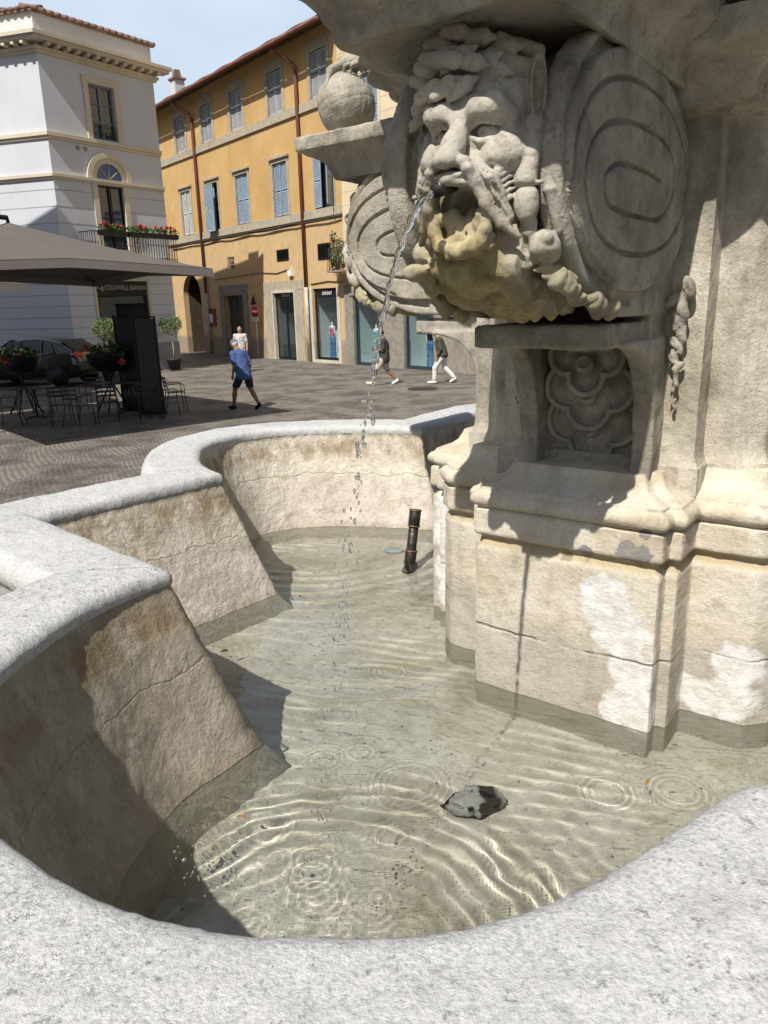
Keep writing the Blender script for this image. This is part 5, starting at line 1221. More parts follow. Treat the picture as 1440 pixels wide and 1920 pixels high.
# ground floor shop with its fascia lettering
sf = MB(); sf.bb((-4.04, -.05, -.2), (-3.921, .0, 3.82), MR).bb((-1.339, -.05, -.2), (-1.20, 0, 3.82), MR).bb((-3.92, -.05, 3.722), (-1.34, 0, 3.82), MR); sf_ = sf.build('shop_front', M_TRIM, gb)
MB().bb((-3.91, .05, 3.12), (-1.35, .13, 3.71), MR).bb((-3.91, .05, -.2), (-3.80, .13, 3.119), MR).bb((-1.46, .05, -.2), (-1.35, .13, 3.119), MR).build('frame', M_BLACK, sf_)
text('fascia_name', 'COLDWELL BANKER', .27, flat('pewter_letters', (.42, .38, .35), .5), MR @ Matrix.Translation((-2.42, .045, 3.44)) @ Matrix.Rotation(rad(90), 4, 'X'), sf_, .004, 0, .84)
text('fascia_emblem', 'C', .36, bpy.data.materials['pewter_letters'], MR @ Matrix.Translation((-3.72, .045, 3.50)) @ Matrix.Rotation(rad(90), 4, 'X'), sf_, .004); text('fascia_emblem', 'B', .28, bpy.data.materials['pewter_letters'], MR @ Matrix.Translation((-3.58, .044, 3.39)) @ Matrix.Rotation(rad(90), 4, 'X'), sf_, .004)
MB().bb((-3.80, .09, -.2), (-1.46, .10, 3.12), MR).build('glass', M_CLEARG, sf_)
MB().add([(-3.9, .25, -.2), (-1.35, .25, -.2), (-1.35, 2.2, -.2), (-3.9, 2.2, -.2), (-3.9, .25, 3.7), (-1.35, .25, 3.7), (-1.35, 2.2, 3.7), (-3.9, 2.2, 3.7)], [(3, 2, 6, 7), (0, 3, 7, 4), (1, 5, 6, 2), (4, 7, 6, 5)], M=MR).build('interior', flat('dim_interior', (.06, .06, .055), .8), sf_)
hn = MB().bb((-4.75, -.012, 3.62), (-4.35, -.002, 3.86), MR).build('house_number', M_SURR, gb)
text('digits', '30', .17, M_BLACK, MR @ Matrix.Translation((-4.55, -.016, 3.74)) @ Matrix.Rotation(rad(90), 4, 'X'), hn, .002)
MB().bb((-7.35, -.06, -.2), (-7.201, 0, 3.4), ML).bb((-4.499, -.06, -.2), (-4.3, 0, 3.4), ML).bb((-7.2, -.06, 3.202), (-4.5, 0, 3.4), ML).build('door_surround', M_TRIM, gb)
MB().bb((-7.19, .2, -.2), (-4.51, .22, 3.19), ML).build('side_door', M_GLASSD, gb)
# neighbour just outside the left of the picture: its shade falls on the left face and the parked car
nb = thing('neighbour_building', 'pale plastered building at the left edge beyond the cafe', 'building', (-20., 18., 0))
MB().box((0, 0, 7.5), (9.6, 9.4, 15.0)).build('wall', M_WHITEP, nb); MB().box((0, 0, 15.15), (10.2, 10.0, .28)).build('cornice', M_TRIM, nb)
w_ = MB()
for k in range(4):
    for z_ in (1.8, 5.6, 9.2, 12.4): w_.box((4.82, -3.3 + 2.2 * k, z_), (.06, 1.0, 1.7))
w_.build('shutters', M_SHUT2, nb)
# ---- no entry sign on its pole
sg = thing('no_entry_sign', 'round red no entry sign with white bar on a grey pole by the wall', 'road sign', tuple(MO @ Vector((-7.2, -.35, 0))))
Ms = Matrix.Rotation(math.atan2(OR_.y, OR_.x) + rad(14), 4, 'Z')
MB().tube([(0, .02, 0), (0, .02, 2.55)], .03, 8).build('pole', M_PIPEG, sg)
dsc = MB().tube([(0, -.02, 2.3), (0, -.045, 2.3)], .27, 28, Ms).build('sign_plate', flat('sign_red', (.60, .02, .02), .4, var=.05), sg)
MB().bb((-.19, -.055, 2.25), (.19, -.046, 2.35), Ms).build('white_bar', M_WHITE, dsc)
MB().tube([(0, -.012, 2.3), (0, -.019, 2.3)], .285, 28, Ms).build('rim', M_WHITE, dsc)
pq = MB().bb((-.22, -.045, 1.83), (.22, -.02, 2.0), Ms).build('exception_plate', M_WHITE, sg)
MB().bb((-.17, -.048, 1.93), (.15, -.0455, 1.95), Ms).bb((-.17, -.048, 1.88), (.10, -.0455, 1.90), Ms).build('small_print', M_BLACK, pq)
tri = MB(); tri.add([(-.30, -.01, 2.62), (.10, -.01, 2.62), (-.08, -.01, 3.1), (-.30, .01, 2.62), (.10, .01, 2.62), (-.08, .01, 3.1)], [(0, 1, 2), (5, 4, 3), (0, 3, 4, 1), (1, 4, 5, 2), (2, 5, 3, 0)], M=Ms); tri.build('triangle_plate', M_BLACK, sg)
# manhole
mh = MB().lathe([(.45, 0), (.45, .012), (.36, .012), (.35, .006)], 28).build('manhole_cover', flat('iron', (.05, .045, .042), .6, .5, .3, 12, .4)); mh.location = G(792, 729, .004)
tag(mh, 'round dark iron manhole cover set in the cobbles behind the walkers', 'manhole cover')
#@@FURN
# ================================================================= CAFE, CAR, PEOPLE
FORW = Vector((0, 1, 0))
def canopy(name, label, corner, a, b, side, zc, rise):
    """square umbrella; corner at `corner`, edges along a and b"""
    c0 = Vector((corner[0], corner[1], 0)); a = Vector((*a, 0)).normalized(); b = Vector((*b, 0)).normalized(); cen = c0 + a * side / 2 + b * side / 2
    t = thing(name, label, 'umbrella', tuple(cen), 0, 'square cafe umbrellas')
    N_ = 16; vs = []; fs = []
    for i in range(N_ + 1):
        for j in range(N_ + 1):
            x, y = i / N_ * 2 - 1, j / N_ * 2 - 1; m = max(abs(x), abs(y)); n_ = min(abs(x), abs(y))
            z = zc + rise * (1 - m) ** 1.12 + .16 * (1 - (n_ / max(m, 1e-6)) ** 2) * m * .9 - .03 * math.sin(math.pi * min(1, n_ / max(m, .01))) * m
            p = a * x * side / 2 + b * y * side / 2; vs.append((p.x, p.y, z))
    for i in range(N_):
        for j in range(N_): fs.append((i * (N_ + 1) + j, (i + 1) * (N_ + 1) + j, (i + 1) * (N_ + 1) + j + 1, i * (N_ + 1) + j + 1))
    m_ = MB(); m_.add(vs, fs); o_ = m_.build('canopy', M_CANV, t); so_ = o_.modifiers.new('s', 'SOLIDIFY'); so_.thickness = .012
    # valance
    rim = [k * (N_ + 1) for k in range(N_ + 1)] + [N_ * (N_ + 1) + k for k in range(1, N_ + 1)] + [k * (N_ + 1) + N_ for k in range(N_ - 1, -1, -1)] + [k for k in range(N_ - 1, 0, -1)]
    v2 = MB(); n_ = len(rim); top = [vs[i] for i in rim]; bot = [(x * 1.004, y * 1.004, z - .15) for x, y, z in top]
    v2.add(top + bot, [(i, (i + 1) % n_, n_ + (i + 1) % n_, n_ + i) for i in range(n_)]); vv = v2.build('valance', M_CANV2, t); so_ = vv.modifiers.new('s', 'SOLIDIFY'); so_.thickness = .008
    mp = a * side * .62 - b * side * .1; pl_ = MB().tube([(mp.x, mp.y, .0), (mp.x, mp.y, zc + rise + .25), (0, 0, zc + rise + .1), (0, 0, zc + rise - .05)], .05, 10); pl_.box((mp.x, mp.y, .05), (.9, .9, .10)); pl_.build('mast', M_BLACK, t)
    for s1, s2 in ((1, 1), (1, -1), (-1, 1), (-1, -1), (1, 0), (-1, 0), (0, 1), (0, -1)):
        e = a * s1 * side / 2 * .98 + b * s2 * side / 2 * .98; MB().tube([(0, 0, zc + rise - .08), (e.x, e.y, zc + (.10 if 0 in (s1, s2) else -.03))], .018, 5).build('rib', M_BLACK, t)
    return t
M_CANV = flat('taupe_canvas', (.125, .108, .10), .9, var=.06, sc=2, bump=.1, bsc=200); M_CANV2 = flat('taupe_valance', (.20, .175, .16), .9, var=.05, sc=2)
ua, ub = (-.73, -.68), (-.68, .73)
canopy('cafe_umbrella', 'large taupe square umbrella shading the cafe tables, its pointed corner nearest the orange building', (-3.37, 16.06), ua, ub, 5.8, 3.24, 1.0)
canopy('cafe_umbrella', 'darker umbrella behind the large taupe one, only its low corner showing at left', (-8.7, 19.5), ua, ub, 4.6, 3.15, .8)
canopy('cafe_umbrella', 'square umbrella beside the first one, over the parked car', (-7.6 + .2, 20.7 - 1.0 + 1.4), (-.68, .73), (-.73, -.68), 1.6, 3.0, .35) if False else None
# --- furniture
M_CHAIR = flat('dark_grey_metal', (.035, .037, .04), .45, .3, .2); M_TABLE = flat('table_grey', (.07, .07, .072), .5, .1)
def make_chair():
    t = thing('cafe_chair', 'x', 'chair'); s = MB()
    for k in range(5): s.box((0, -.17 + .085 * k, .45), (.42, .07, .015))
    s.build('seat', M_CHAIR, t); s = MB()
    for k in range(3): s.box((0, .235 + .012 * k, .62 + .095 * k), (.42, .015, .05))
    s.build('backrest', M_CHAIR, t)
    for sx in (-1, 1):
        MB().tube([(sx * .235, -.22, .0), (sx * .215, -.19, .44), (sx * .215, -.19, .64), (sx * .215, -.12, .67), (sx * .215, .22, .66)], .011, 6).build('front_leg', M_CHAIR, t)
        MB().tube([(sx * .225, .30, .0), (sx * .21, .20, .44), (sx * .21, .27, .86)], .011, 6).build('rear_leg', M_CHAIR, t)
    return t
def copy_tree(o, parent=None):
    c = o.copy(); COL.objects.link(c); c.parent = parent
    for ch in list(o.children): copy_tree(ch, c)
    return c
chair0 = make_chair(); used = False
def place(x, y, rz, label):
    global used
    o = chair0 if not used else copy_tree(chair0); used = True
    o.location = (x, y, 0); o.rotation_euler.z = rad(rz); o['label'] = label; o['group'] = 'cafe chairs under the umbrellas'
def gp_(px, py): q = G(px, py, 0); return q.x, q.y
for px, py, rz, lb in ((332, 768, 115, 'cafe chair furthest right, its slatted back just past the dark screen'), (312, 782, 150, 'cafe chair overlapping the foot of the dark screen'),
                       (283, 789, 20, 'cafe chair in front of the dark screen'), (205, 790, 200, 'cafe chair facing the right table from the front'), (152, 797, 160, 'cafe chair between the two tables'),
                       (118, 795, 30, 'cafe chair right of the left table'), (22, 800, -75, 'cafe chair at the left table by the picture edge'), (175, 770, 0, 'cafe chair behind the right table under the planter'), (85, 772, 10, 'cafe chair behind the left table')):
    x, y = gp_(px, py); place(x, y, rz, lb)
def table(px, py, label):
    q = G(px, py, .74); t = thing('cafe_table', label, 'table', (q.x, q.y, 0), rad(20), 'cafe tables')
    MB().box((0, 0, .74), (.95, .8, .022)).build('tabletop', M_TABLE, t, .008)
    MB().tube([(0, 0, .02), (0, 0, .73)], .03, 8).build('column', M_CHAIR, t)
    f = MB()
    for q_ in range(4): f.tube([(0, 0, .06), (.33 * math.cos(.78 + 1.57 * q_), .33 * math.sin(.78 + 1.57 * q_), .012)], .018, 6)
    f.build('foot', M_CHAIR, t)
table(62, 727, 'grey square cafe table at the left edge'); table(235, 717, 'grey square cafe table in front of the right planter')
def planter(px, py, zt, label, seed):
    q = onplane(px, py, (0, 19.2, 0), (0, 1, 0)); t = thing('planter', label, 'planter', (q.x, q.y, 0), 0, 'bowl planters of coral flowers on trestles')
    MB().lathe([(.16, .98), (.34, 1.05), (.48, 1.22), (.53, 1.42), (.54, 1.46), (.49, 1.46), (.47, 1.42)], 24).build('bowl', M_BLACK, t)
    f = MB()
    for a in (0, 1.57, 3.14, 4.71): f.tube([(.42 * math.cos(a), .42 * math.sin(a), 0), (.12 * math.cos(a + 3.14), .12 * math.sin(a + 3.14), 1.0)], .022, 6)
    f.build('trestle', M_BLACK, t)
    foliage('foliage', M_LEAF, t, [((0, 0, 1.55), (.5, .45, .16))], 260, .06, None, seed)
    r0_ = np.random.RandomState(seed); foliage('blossom', M_ORF, t, [((r0_.uniform(-.45, .5), -.38 + r0_.uniform(-.12, .1), 1.40 + r0_.uniform(-.15, .3)), (.085, .07, .08)) for _ in range(4)], 190, .033, None, seed + 1, 1.2)
planter(38, 690, 0, 'black bowl planter with coral flowers at the left edge', 60); planter(205, 690, 0, 'black bowl planter before the black car tail', 62)
for px0, px1, py, ztop, mt, lb in ((268, 309, 774, 2.33, None, 'tall opaque dark screen standing at the right of the cafe'), (232, 266, 768, 2.36, 'g', 'tall glossy dark screen behind the right cafe table')):
    p, q = G(px0, py), G(px1, py + 2); d = q - p; t = thing('wind_screen', lb, 'screen', tuple((p + q) / 2), math.atan2(d.y, d.x), 'dark cafe wind screens'); L_ = d.length / 2
    f = MB().box((-L_ + .02, 0, ztop / 2), (.04, .04, ztop)).box((L_ - .02, 0, ztop / 2), (.04, .04, ztop)).box((0, 0, ztop - .02), (2 * L_ - .09, .04, .04)).box((0, 0, .03), (2 * L_ - .09, .30, .06)); f.build('frame', M_BLACK, t)
    MB().box((0, 0, ztop / 2), (2 * L_ - .09, .014, ztop - .12)).build('panel', flat('screen_sheet', (.035, .037, .042), .12 if mt else .5, spec=.6), t)
def tree(px, py, y_, z0, z1, r_, lb, seed, pot=True):
    b = onplane(px, py, (0, y_, 0), (0, 1, 0)); t = thing('potted_tree', lb, 'potted tree', (b.x, y_, 0), 0, 'ball-headed trees in pots')
    t.location.z = 0
    MB().lathe([(.20, 0), (.30, .42), (.32, .44), (.32, .50), (.27, .50), (.26, .44)], 20).build('pot', M_POT, t)
    MB().tube([(0, 0, .4), (.02, .01, .9), (-.01, 0, z0 + .1)], [.035, .028, .022], 7).build('trunk', flat('pale_bark', (.35, .30, .23), .8), t)
    bl_ = MB()
    for k in range(7): a = k * .9; bl_.tube([(0, 0, z0 - .05), (r_ * .6 * math.cos(a), r_ * .6 * math.sin(a), z0 + (z1 - z0) * .5)], .01, 4)
    bl_.build('branches', bpy.data.materials['pale_bark'], t)
    foliage('crown', M_LEAFT, t, [((0, 0, (z0 + z1) / 2), (r_, r_, (z1 - z0) / 2)), ((-r_ * .5, 0, (z0 + z1) / 2 + .05), (r_ * .6, r_ * .5, (z1 - z0) * .4)), ((r_ * .5, 0, (z0 + z1) / 2 + .08), (r_ * .6, r_ * .5, (z1 - z0) * .36))], 1500, .042, None, seed, 2.6)
M_LEAFT = flat('olive_leaf', (.13, .18, .065), .55, var=.45, sc=8)
tree(325, 660, 32.2, 1.45, 2.25, .46, 'small round-headed tree in a dark pot in front of the grey plinth', 71); tree(203, 660, 26.6, 1.48, 2.28, .42, 'round-headed tree standing before the estate agent shop window', 72)
# --- car, seen from behind and its left flank: length along local x (nose at -x)
def car():
    c = onplane(100, 700, (0, 24.0, 0), (0, 1, 0)); t = thing('parked_car', 'black hatchback parked by the grey building, red tail lamps towards the cafe', 'car', (-12.35, 27.2, 0), rad(-14))
    t.scale = (1.14, 1.1, 1.16)
    paint = flat('black_paint', (.010, .010, .011), .12, .0, .1, spec=.8, Coat_Weight=.8)
    # cross sections along x: (x, half width, z sill, z belt, z roof, half roof width)
    secs = [(-2.15, .62, .42, .62, .64, .5), (-2.05, .78, .28, .72, .76, .66), (-1.6, .86, .22, .84, .90, .76), (-1.0, .89, .2, .92, .98, .80), (-.75, .90, .2, .94, 1.08, .76), (-.2, .90, .2, .95, 1.38, .64), (.3, .90, .2, .96, 1.45, .62), (.9, .90, .2, .97, 1.43, .62), (1.35, .90, .22, .98, 1.34, .62), (1.75, .88, .26, 1.0, 1.16, .64), (1.98, .84, .34, .98, 1.03, .70), (2.12, .78, .42, .86, .88, .70), (2.15, .70, .48, .70, .72, .62)]
    vs = []; fs = []; K = 14
    for x, w_, zs, zb_, zr_, wr in secs:
        half = [(0, zs - .02), (w_ * .75, zs - .02), (w_ * .96, zs + .06), (w_, (zs + zb_) / 2), (w_ * .97, zb_ - .03), (w_ * .93, zb_ + .01), ((w_ * .93 + wr) / 2, (zb_ + zr_) / 2 + .01), (wr, zr_ - .035), (wr * .85, zr_ - .005), (0, zr_ + .015)]
        ring = [(x, y, z) for y, z in half] + [(x, -y, z) for y, z in half[-2:0:-1]]
        K = len(ring); vs += ring
    for i in range(len(secs) - 1):
        for k in range(K): fs.append((i * K + k, i * K + (k + 1) % K, (i + 1) * K + (k + 1) % K, (i + 1) * K + k))
    fs += [tuple(range(K)), tuple((len(secs) - 1) * K + k for k in range(K - 1, -1, -1))]
    m_ = MB(); m_.add(vs, fs, True); bo = m_.build('body', paint, t); sb = bo.modifiers.new('s', 'SUBSURF'); sb.levels = sb.render_levels = 1
    def sidewin(x0, x1, x2, x3, s_):
        e = .006; return [(x0, s_ * .885, .99), (x1, s_ * .885, .995), (x2, s_ * .675, 1.34), (x3, s_ * .69, 1.33)]
    for s_ in (-1, 1):
        for q in ((-.62, .22, .18, -.22), (.28, .98, .90, .24), (1.04, 1.42, 1.16, .96)):
            o_ = MB().add(sidewin(*q, s_), [(0, 1, 2, 3), (3, 2, 1, 0)][(0 if s_ < 0 else 1):][:1]).build('side_window', M_GLASSD, t); so_ = o_.modifiers.new('s', 'SOLIDIFY'); so_.thickness = .012; so_.offset = 0
        MB().box((.3, s_ * .905, .985), (1.9, .012, .018)).build('chrome_trim', flat('chrome', (.6, .6, .6), .2, .9), t)
        MB().box((-.55, s_ * 1.0, 1.03), (.18, .16, .11)).build('mirror', paint, t, .02)
    o_ = MB().add([(1.42, -.55, 1.36), (1.42, .55, 1.36), (1.86, .62, 1.09), (1.86, -.62, 1.09)], [(3, 2, 1, 0)]).build('rear_window', M_GLASSD, t); so_ = o_.modifiers.new('s', 'SOLIDIFY'); so_.thickness = .014; so_.offset = 0
    o_ = MB().add([(-.92, -.62, 1.03), (-.92, .62, 1.03), (-.28, .56, 1.37), (-.28, -.56, 1.37)], [(0, 1, 2, 3)]).build('windscreen', M_GLASSD, t); so_ = o_.modifiers.new('s', 'SOLIDIFY'); so_.thickness = .014; so_.offset = 0
    tl_ = flat('tail_red', (.55, .012, .01), .15, spec=.8)
    for s_ in (-1, 1):
        MB().ell((2.02, s_ * .60, .93), (.10, .24, .075), 14, 8).build('tail_lamp', tl_, t)
        for x in (-1.35, 1.35):
            wv_ = MB().tube([(x, s_ * .70, .33), (x, s_ * .90, .33)], .33, 24).build('wheel', M_BLACK, t); MB().tube([(x, s_ * .89, .33), (x, s_ * .915, .33)], .21, 18).build('rim', M_CHAIR, wv_)
    pt_ = MB().box((2.14, 0, .76), (.02, .52, .12)).build('number_plate', M_WHITE, t)
    MB().box((2.10, 0, .55), (.12, 1.5, .16)).build('bumper', flat('bumper_black', (.03, .03, .03), .6), t, .03)
car()
# --- people: one continuous sculpted body each, clothes as parts
def person(name_lab, loc, face, P, mats, h=.0105, hat=None, hairc=None, bald=False, extra=None):
    """P: joint positions in local metres (x right, y forward, z up); face = heading in degrees from +Y clockwise"""
    t = thing('person', name_lab, 'person', loc, rad(-face))
    skin, shirt, legs, shoe = mats['skin'], mats['shirt'], mats['legs'], mats['shoe']
    pts = np.array([P[k] for k in P if k != 'sleeve' and k != 'short']); lo = pts.min(0) - .20; hi = pts.max(0) + .20; lo[2] = -.01
    v = Vol(lo, hi, h); p = {k: np.array(q, float) for k, q in P.items() if k not in ('sleeve', 'short')}
    hd, nk, ch_, hp = p['head'], p['neck'], p['chest'], p['hip']; f = p['look'] / np.linalg.norm(p['look'])
    rt = np.cross(f, [0, 0, 1]); rt /= np.linalg.norm(rt); up = np.cross(rt, f)
    R_ = Matrix((rt, f, up)).transposed()
    v.ell(hd, (.074, .095, .112), .01, rot=R_); v.ell(hd + f * .035 - up * .055, (.052, .055, .05), .02, rot=R_)
    v.cap(hd + f * .090 + up * .005, hd + f * .112 - up * .022, .009, .014, .008); v.ell(hd + f * .085 - up * .058, (.024, .012, .008), .004, rot=R_)
    for s_ in (-1, 1):
        v.ell(hd + rt * s_ * .076 - f * .005 - up * .01, (.014, .026, .034), .004, rot=R_); v.ell(hd + rt * s_ * .030 + f * .092 + up * .008, (.014, .012, .009), .004, True, R_)
    v.cap(nk, hd - up * .06, .056, .05, .02); v.cap(ch_ - up * .0, nk, .10, .055, .05)
    v.cap(hp + [0, 0, .05], ch_, .125, .135, .05, flat=(1.22, .86, 1))
    for s_, k in ((-1, 'L'), (1, 'R')):
        sh, el, wr, kn, an, toe = p['sh' + k], p['el' + k], p['wr' + k], p['kn' + k], p['an' + k], p['toe' + k]
        v.cap(ch_ + up * .05, sh, .075, .058, .04); v.cap(sh, el, .052, .040, .02); v.cap(el, wr, .040, .026, .015)
        hx = p['hip' + k]; v.cap(hx, kn, .092, .058, .04); v.cap(kn, kn + (an - kn) * .35, .056, .060, .02); v.cap(kn + (an - kn) * .35, an, .060, .037, .02)
        hdn = (wr - el) / np.linalg.norm(wr - el); pal = wr + hdn * .05; v.cap(wr, pal, .026, .034, .01, flat=(.75, 1, 1))
        sd = np.cross(hdn, [1, 0, 0]); sd = sd / (np.linalg.norm(sd) + 1e-9)
        for i_ in range(4): b_ = pal + sd * (.026 - .017 * i_) + hdn * .02; v.chain([b_, b_ + hdn * (.034 - .004 * abs(i_ - 1)) , b_ + hdn * (.060 - .006 * abs(i_ - 1)) + np.array([-s_ * .014, .006, 0])], [.0088, .0082, .0072], .004)
        tb = wr + hdn * .02 + sd * .03; v.chain([tb, tb + sd * .02 + hdn * .025, tb + sd * .024 + hdn * .05], [.011, .010, .0085], .004)
        v.cap(an, an + (toe - an) * .3 - np.array([0, 0, .02]), .037, .034, .02)
    v.mesh('body', None, skin, t)
    sv = Vol(lo, hi, h)
    sv.cap(ch_ + up * .07, nk - up * .03, .125, .07, .04, flat=(1.1, .9, 1)); sv.cap(hp + [0, 0, mats.get('hem', .02)], ch_, .172, .158, .05, flat=(1.22, .98, 1))
    fr_ = P['sleeve']
    for k in 'LR':
        sh, el, wr = p['sh' + k], p['el' + k], p['wr' + k]; sv.cap(ch_ + up * .06, sh, .105, .076, .05)
        if fr_ <= 1: sv.cap(sh, sh + (el - sh) * fr_, .070, .066, .03)
        else: sv.cap(sh, el, .068, .056, .03); sv.cap(el, el + (wr - el) * (fr_ - 1), .056, .042, .02)
    sv.box(hp - [0, 0, .20 - mats.get('hem', .02)], (.9, .9, .2), .001, .01, True)
    sv.noise(.014, 7, 3, 5); sv.noise(.006, 22, 2, 15); sv.mesh('shirt' if fr_ <= 1 else 'pullover', None, shirt, t)
    lv = Vol(lo, hi, h); fr_ = P['short']
    lv.cap(hp + [-.06, 0, -.04], hp + [.06, 0, -.04], .118, .118, .02, flat=(1, .9, 1))
    for k in 'LR':
        hx, kn, an = p['hip' + k], p['kn' + k], p['an' + k]
        if fr_ <= 1: e_ = hx + (kn - hx) * fr_; lv.cap(hx, e_, .112, .095, .03); d_ = (kn - hx) / np.linalg.norm(kn - hx); lv.ell(e_ + d_ * .085, (.13, .13, .045), .002, True)
        else: lv.cap(hx, kn, .108, .082, .03); lv.cap(kn, kn + (an - kn) * (fr_ - 1), .082, .070, .03)
    lv.noise(.012, 8, 3, 9); lv.mesh('shorts' if fr_ <= 1 else 'trousers', None, legs, t)
    for s_, k in ((-1, 'L'), (1, 'R')):
        an, toe = p['an' + k], p['toe' + k]; d_ = toe - an; fv = Vol(np.minimum(an, toe) - .16, np.maximum(an, toe) + .12, .009)
        d2 = d_ / np.linalg.norm(d_); fv.chain([an - d2 * .035 - [0, 0, .035], an + d_ * .5 - [0, 0, .02], toe], [.044, .042, .036], .02); fv.cap(an - [0, 0, .0], an - [0, 0, .04], .046, .048, .01)
        fv.mesh('shoe', None, shoe, t)
    if not bald:
        hv = Vol(hd - .2, hd + .2, .009); hv.ell(hd + up * .018 - f * .014, (.085, .098, .108), .004, rot=R_); hv.box(hd + f * .10 - up * .03, (.3, .13, .17), .01, .01, True, R_); hv.box(hd - up * .13, (.4, .4, .14), .01, .01, True, R_)
        hv.noise(.010, 30, 3, 2); hv.mesh('hair', None, hairc, t)
    if hat is not None:
        hv = Vol(hd - .24, hd + .24, .009); hv.ell(hd + up * .045 - f * .004, (.090, .106, .085), .004, rot=R_); hv.box(hd - up * .045, (.5, .5, .13), .005, .006, True, R_); hv.ell(hd + f * .125 + up * .028, (.066, .075, .009), .006, rot=R_); hv.mesh('cap', None, hat, t)
    if extra: extra(t, p)
    return t
M_BLUE = flat('blue_shirt_cloth', (.06, .105, .25), .85, var=.15, sc=12); M_NAVY = flat('dark_shorts_cloth', (.03, .026, .032), .9)
M_GREYC = flat('grey_cap_cloth', (.13, .135, .14), .9); M_HAIRG = flat('grey_hair', (.45, .44, .42), .8); M_HAIRB = flat('black_hair', (.012, .01, .01), .7)
M_CREAMC = flat('cream_cloth', (.50, .44, .36), .9, var=.1); M_CHARC = flat('charcoal_shirt_cloth', (.055, .057, .06), .9); M_OLIVE = flat('olive_knit', (.075, .075, .05), .95, var=.2, sc=30)
M_WHC = flat('white_cloth', (.66, .65, .63), .9, var=.08); M_BROWNC = flat('yellow_brown_cloth', (.34, .25, .10), .9); M_STRIPE = flat('printed_pale_shirt', (.50, .47, .47), .9, var=.35, sc=28)
# stooped man in blue, walking left and away
x, y = gp_(461, 768)
person('stooped man in a blue shirt, dark shorts and grey cap walking in the shade', (x, y, 0), -52, dict(head=(.0, .25, 1.60), look=(0, .9, -.42), neck=(0, .15, 1.47), chest=(0, .10, 1.30), hip=(0, -.03, .92), hipL=(-.09, -.03, .90), hipR=(.09, -.03, .90),
    knL=(-.09, .24, .52), anL=(-.09, .33, .09), toeL=(-.09, .52, .05), knR=(.09, -.13, .52), anR=(.09, -.40, .16), toeR=(.09, -.27, .04), shL=(-.185, .12, 1.38), elL=(-.23, .05, 1.10), wrL=(-.22, .14, .86), shR=(.185, .12, 1.38), elR=(.23, -.02, 1.11), wrR=(.23, .05, .86), sleeve=.75, short=.80),
    dict(skin=M_SKIND, shirt=M_BLUE, legs=M_NAVY, shoe=M_BLACK, hem=-.08), hat=M_GREYC, hairc=M_HAIRG)
# bald man behind, facing the camera
q = onplane(448, 605, (0, 30.5, 0), (0, 1, 0))
def bag(t, p): MB().box((.26, .08, .68), (.10, .28, .30)).build('bag', M_BROWNC, t, .03)
person('bald man in a pale printed shirt walking towards the camera by the dark doorway', (q.x, 30.5, 0), 172, dict(head=(0, .03, 1.66), look=(0, 1, -.05), neck=(0, 0, 1.50), chest=(0, 0, 1.32), hip=(0, 0, .94), hipL=(-.09, 0, .92), hipR=(.09, 0, .92),
    knL=(-.10, .16, .50), anL=(-.10, .15, .09), toeL=(-.10, .34, .05), knR=(.10, -.02, .50), anR=(.10, -.22, .13), toeR=(.10, -.05, .04), shL=(-.19, 0, 1.42), elL=(-.25, .02, 1.13), wrL=(-.25, .14, .90), shR=(.19, 0, 1.42), elR=(.25, -.04, 1.13), wrR=(.26, .06, .88), sleeve=.7, short=.85),
    dict(skin=M_SKIN, shirt=M_STRIPE, legs=M_BROWNC, shoe=M_BLACK, hem=-.06), bald=True, extra=bag)
# young man with phone, walking left
x, y = gp_(722, 722)
def phone(t, p): MB().box(tuple(p['wrL'] + np.array([.03, .07, .03])), (.075, .012, .15)).build('phone', M_BLACK, t)
person('dark-haired man in a charcoal T-shirt and cream shorts looking at his phone', (x, y, 0), -88, dict(head=(0, .10, 1.60), look=(0, 1, -.35), neck=(0, .02, 1.45), chest=(0, 0, 1.27), hip=(0, 0, .90), hipL=(-.09, 0, .88), hipR=(.09, 0, .88),
    knL=(-.09, .26, .50), anL=(-.09, .38, .11), toeL=(-.09, .57, .09), knR=(.09, -.06, .48), anR=(.09, -.37, .15), toeR=(.09, -.24, .04), shL=(-.18, .02, 1.37), elL=(-.22, .04, 1.09), wrL=(-.12, .28, 1.13), shR=(.18, .02, 1.37), elR=(.22, .02, 1.09), wrR=(.12, .26, 1.10), sleeve=.85, short=.92),
    dict(skin=M_SKIND, shirt=M_CHARC, legs=M_CREAMC, shoe=M_WHITE, hem=-.10), hairc=M_HAIRB, extra=phone)
# older man in olive pullover and white trousers, walking left
x, y = gp_(828, 719)
person('grey-haired man in an olive pullover and white trousers walking left', (x, y, 0), -80, dict(head=(0, .20, 1.58), look=(0, 1, -.25), neck=(0, .10, 1.44), chest=(0, .06, 1.26), hip=(0, -.04, .90), hipL=(-.09, -.04, .88), hipR=(.09, -.04, .88),
    knL=(-.09, .20, .49), anL=(-.09, .22, .09), toeL=(-.09, .41, .05), knR=(.09, -.10, .48), anR=(.09, -.40, .17), toeR=(.09, -.27, .05), shL=(-.18, .06, 1.36), elL=(-.22, .0, 1.08), wrL=(-.22, .12, .85), shR=(.18, .06, 1.36), elR=(.22, -.06, 1.08), wrR=(.22, .0, .83), sleeve=1.9, short=1.88),
    dict(skin=M_SKIN, shirt=M_OLIVE, legs=M_WHC, shoe=M_WHITE, hem=.0), hairc=M_HAIRG, hat=None)
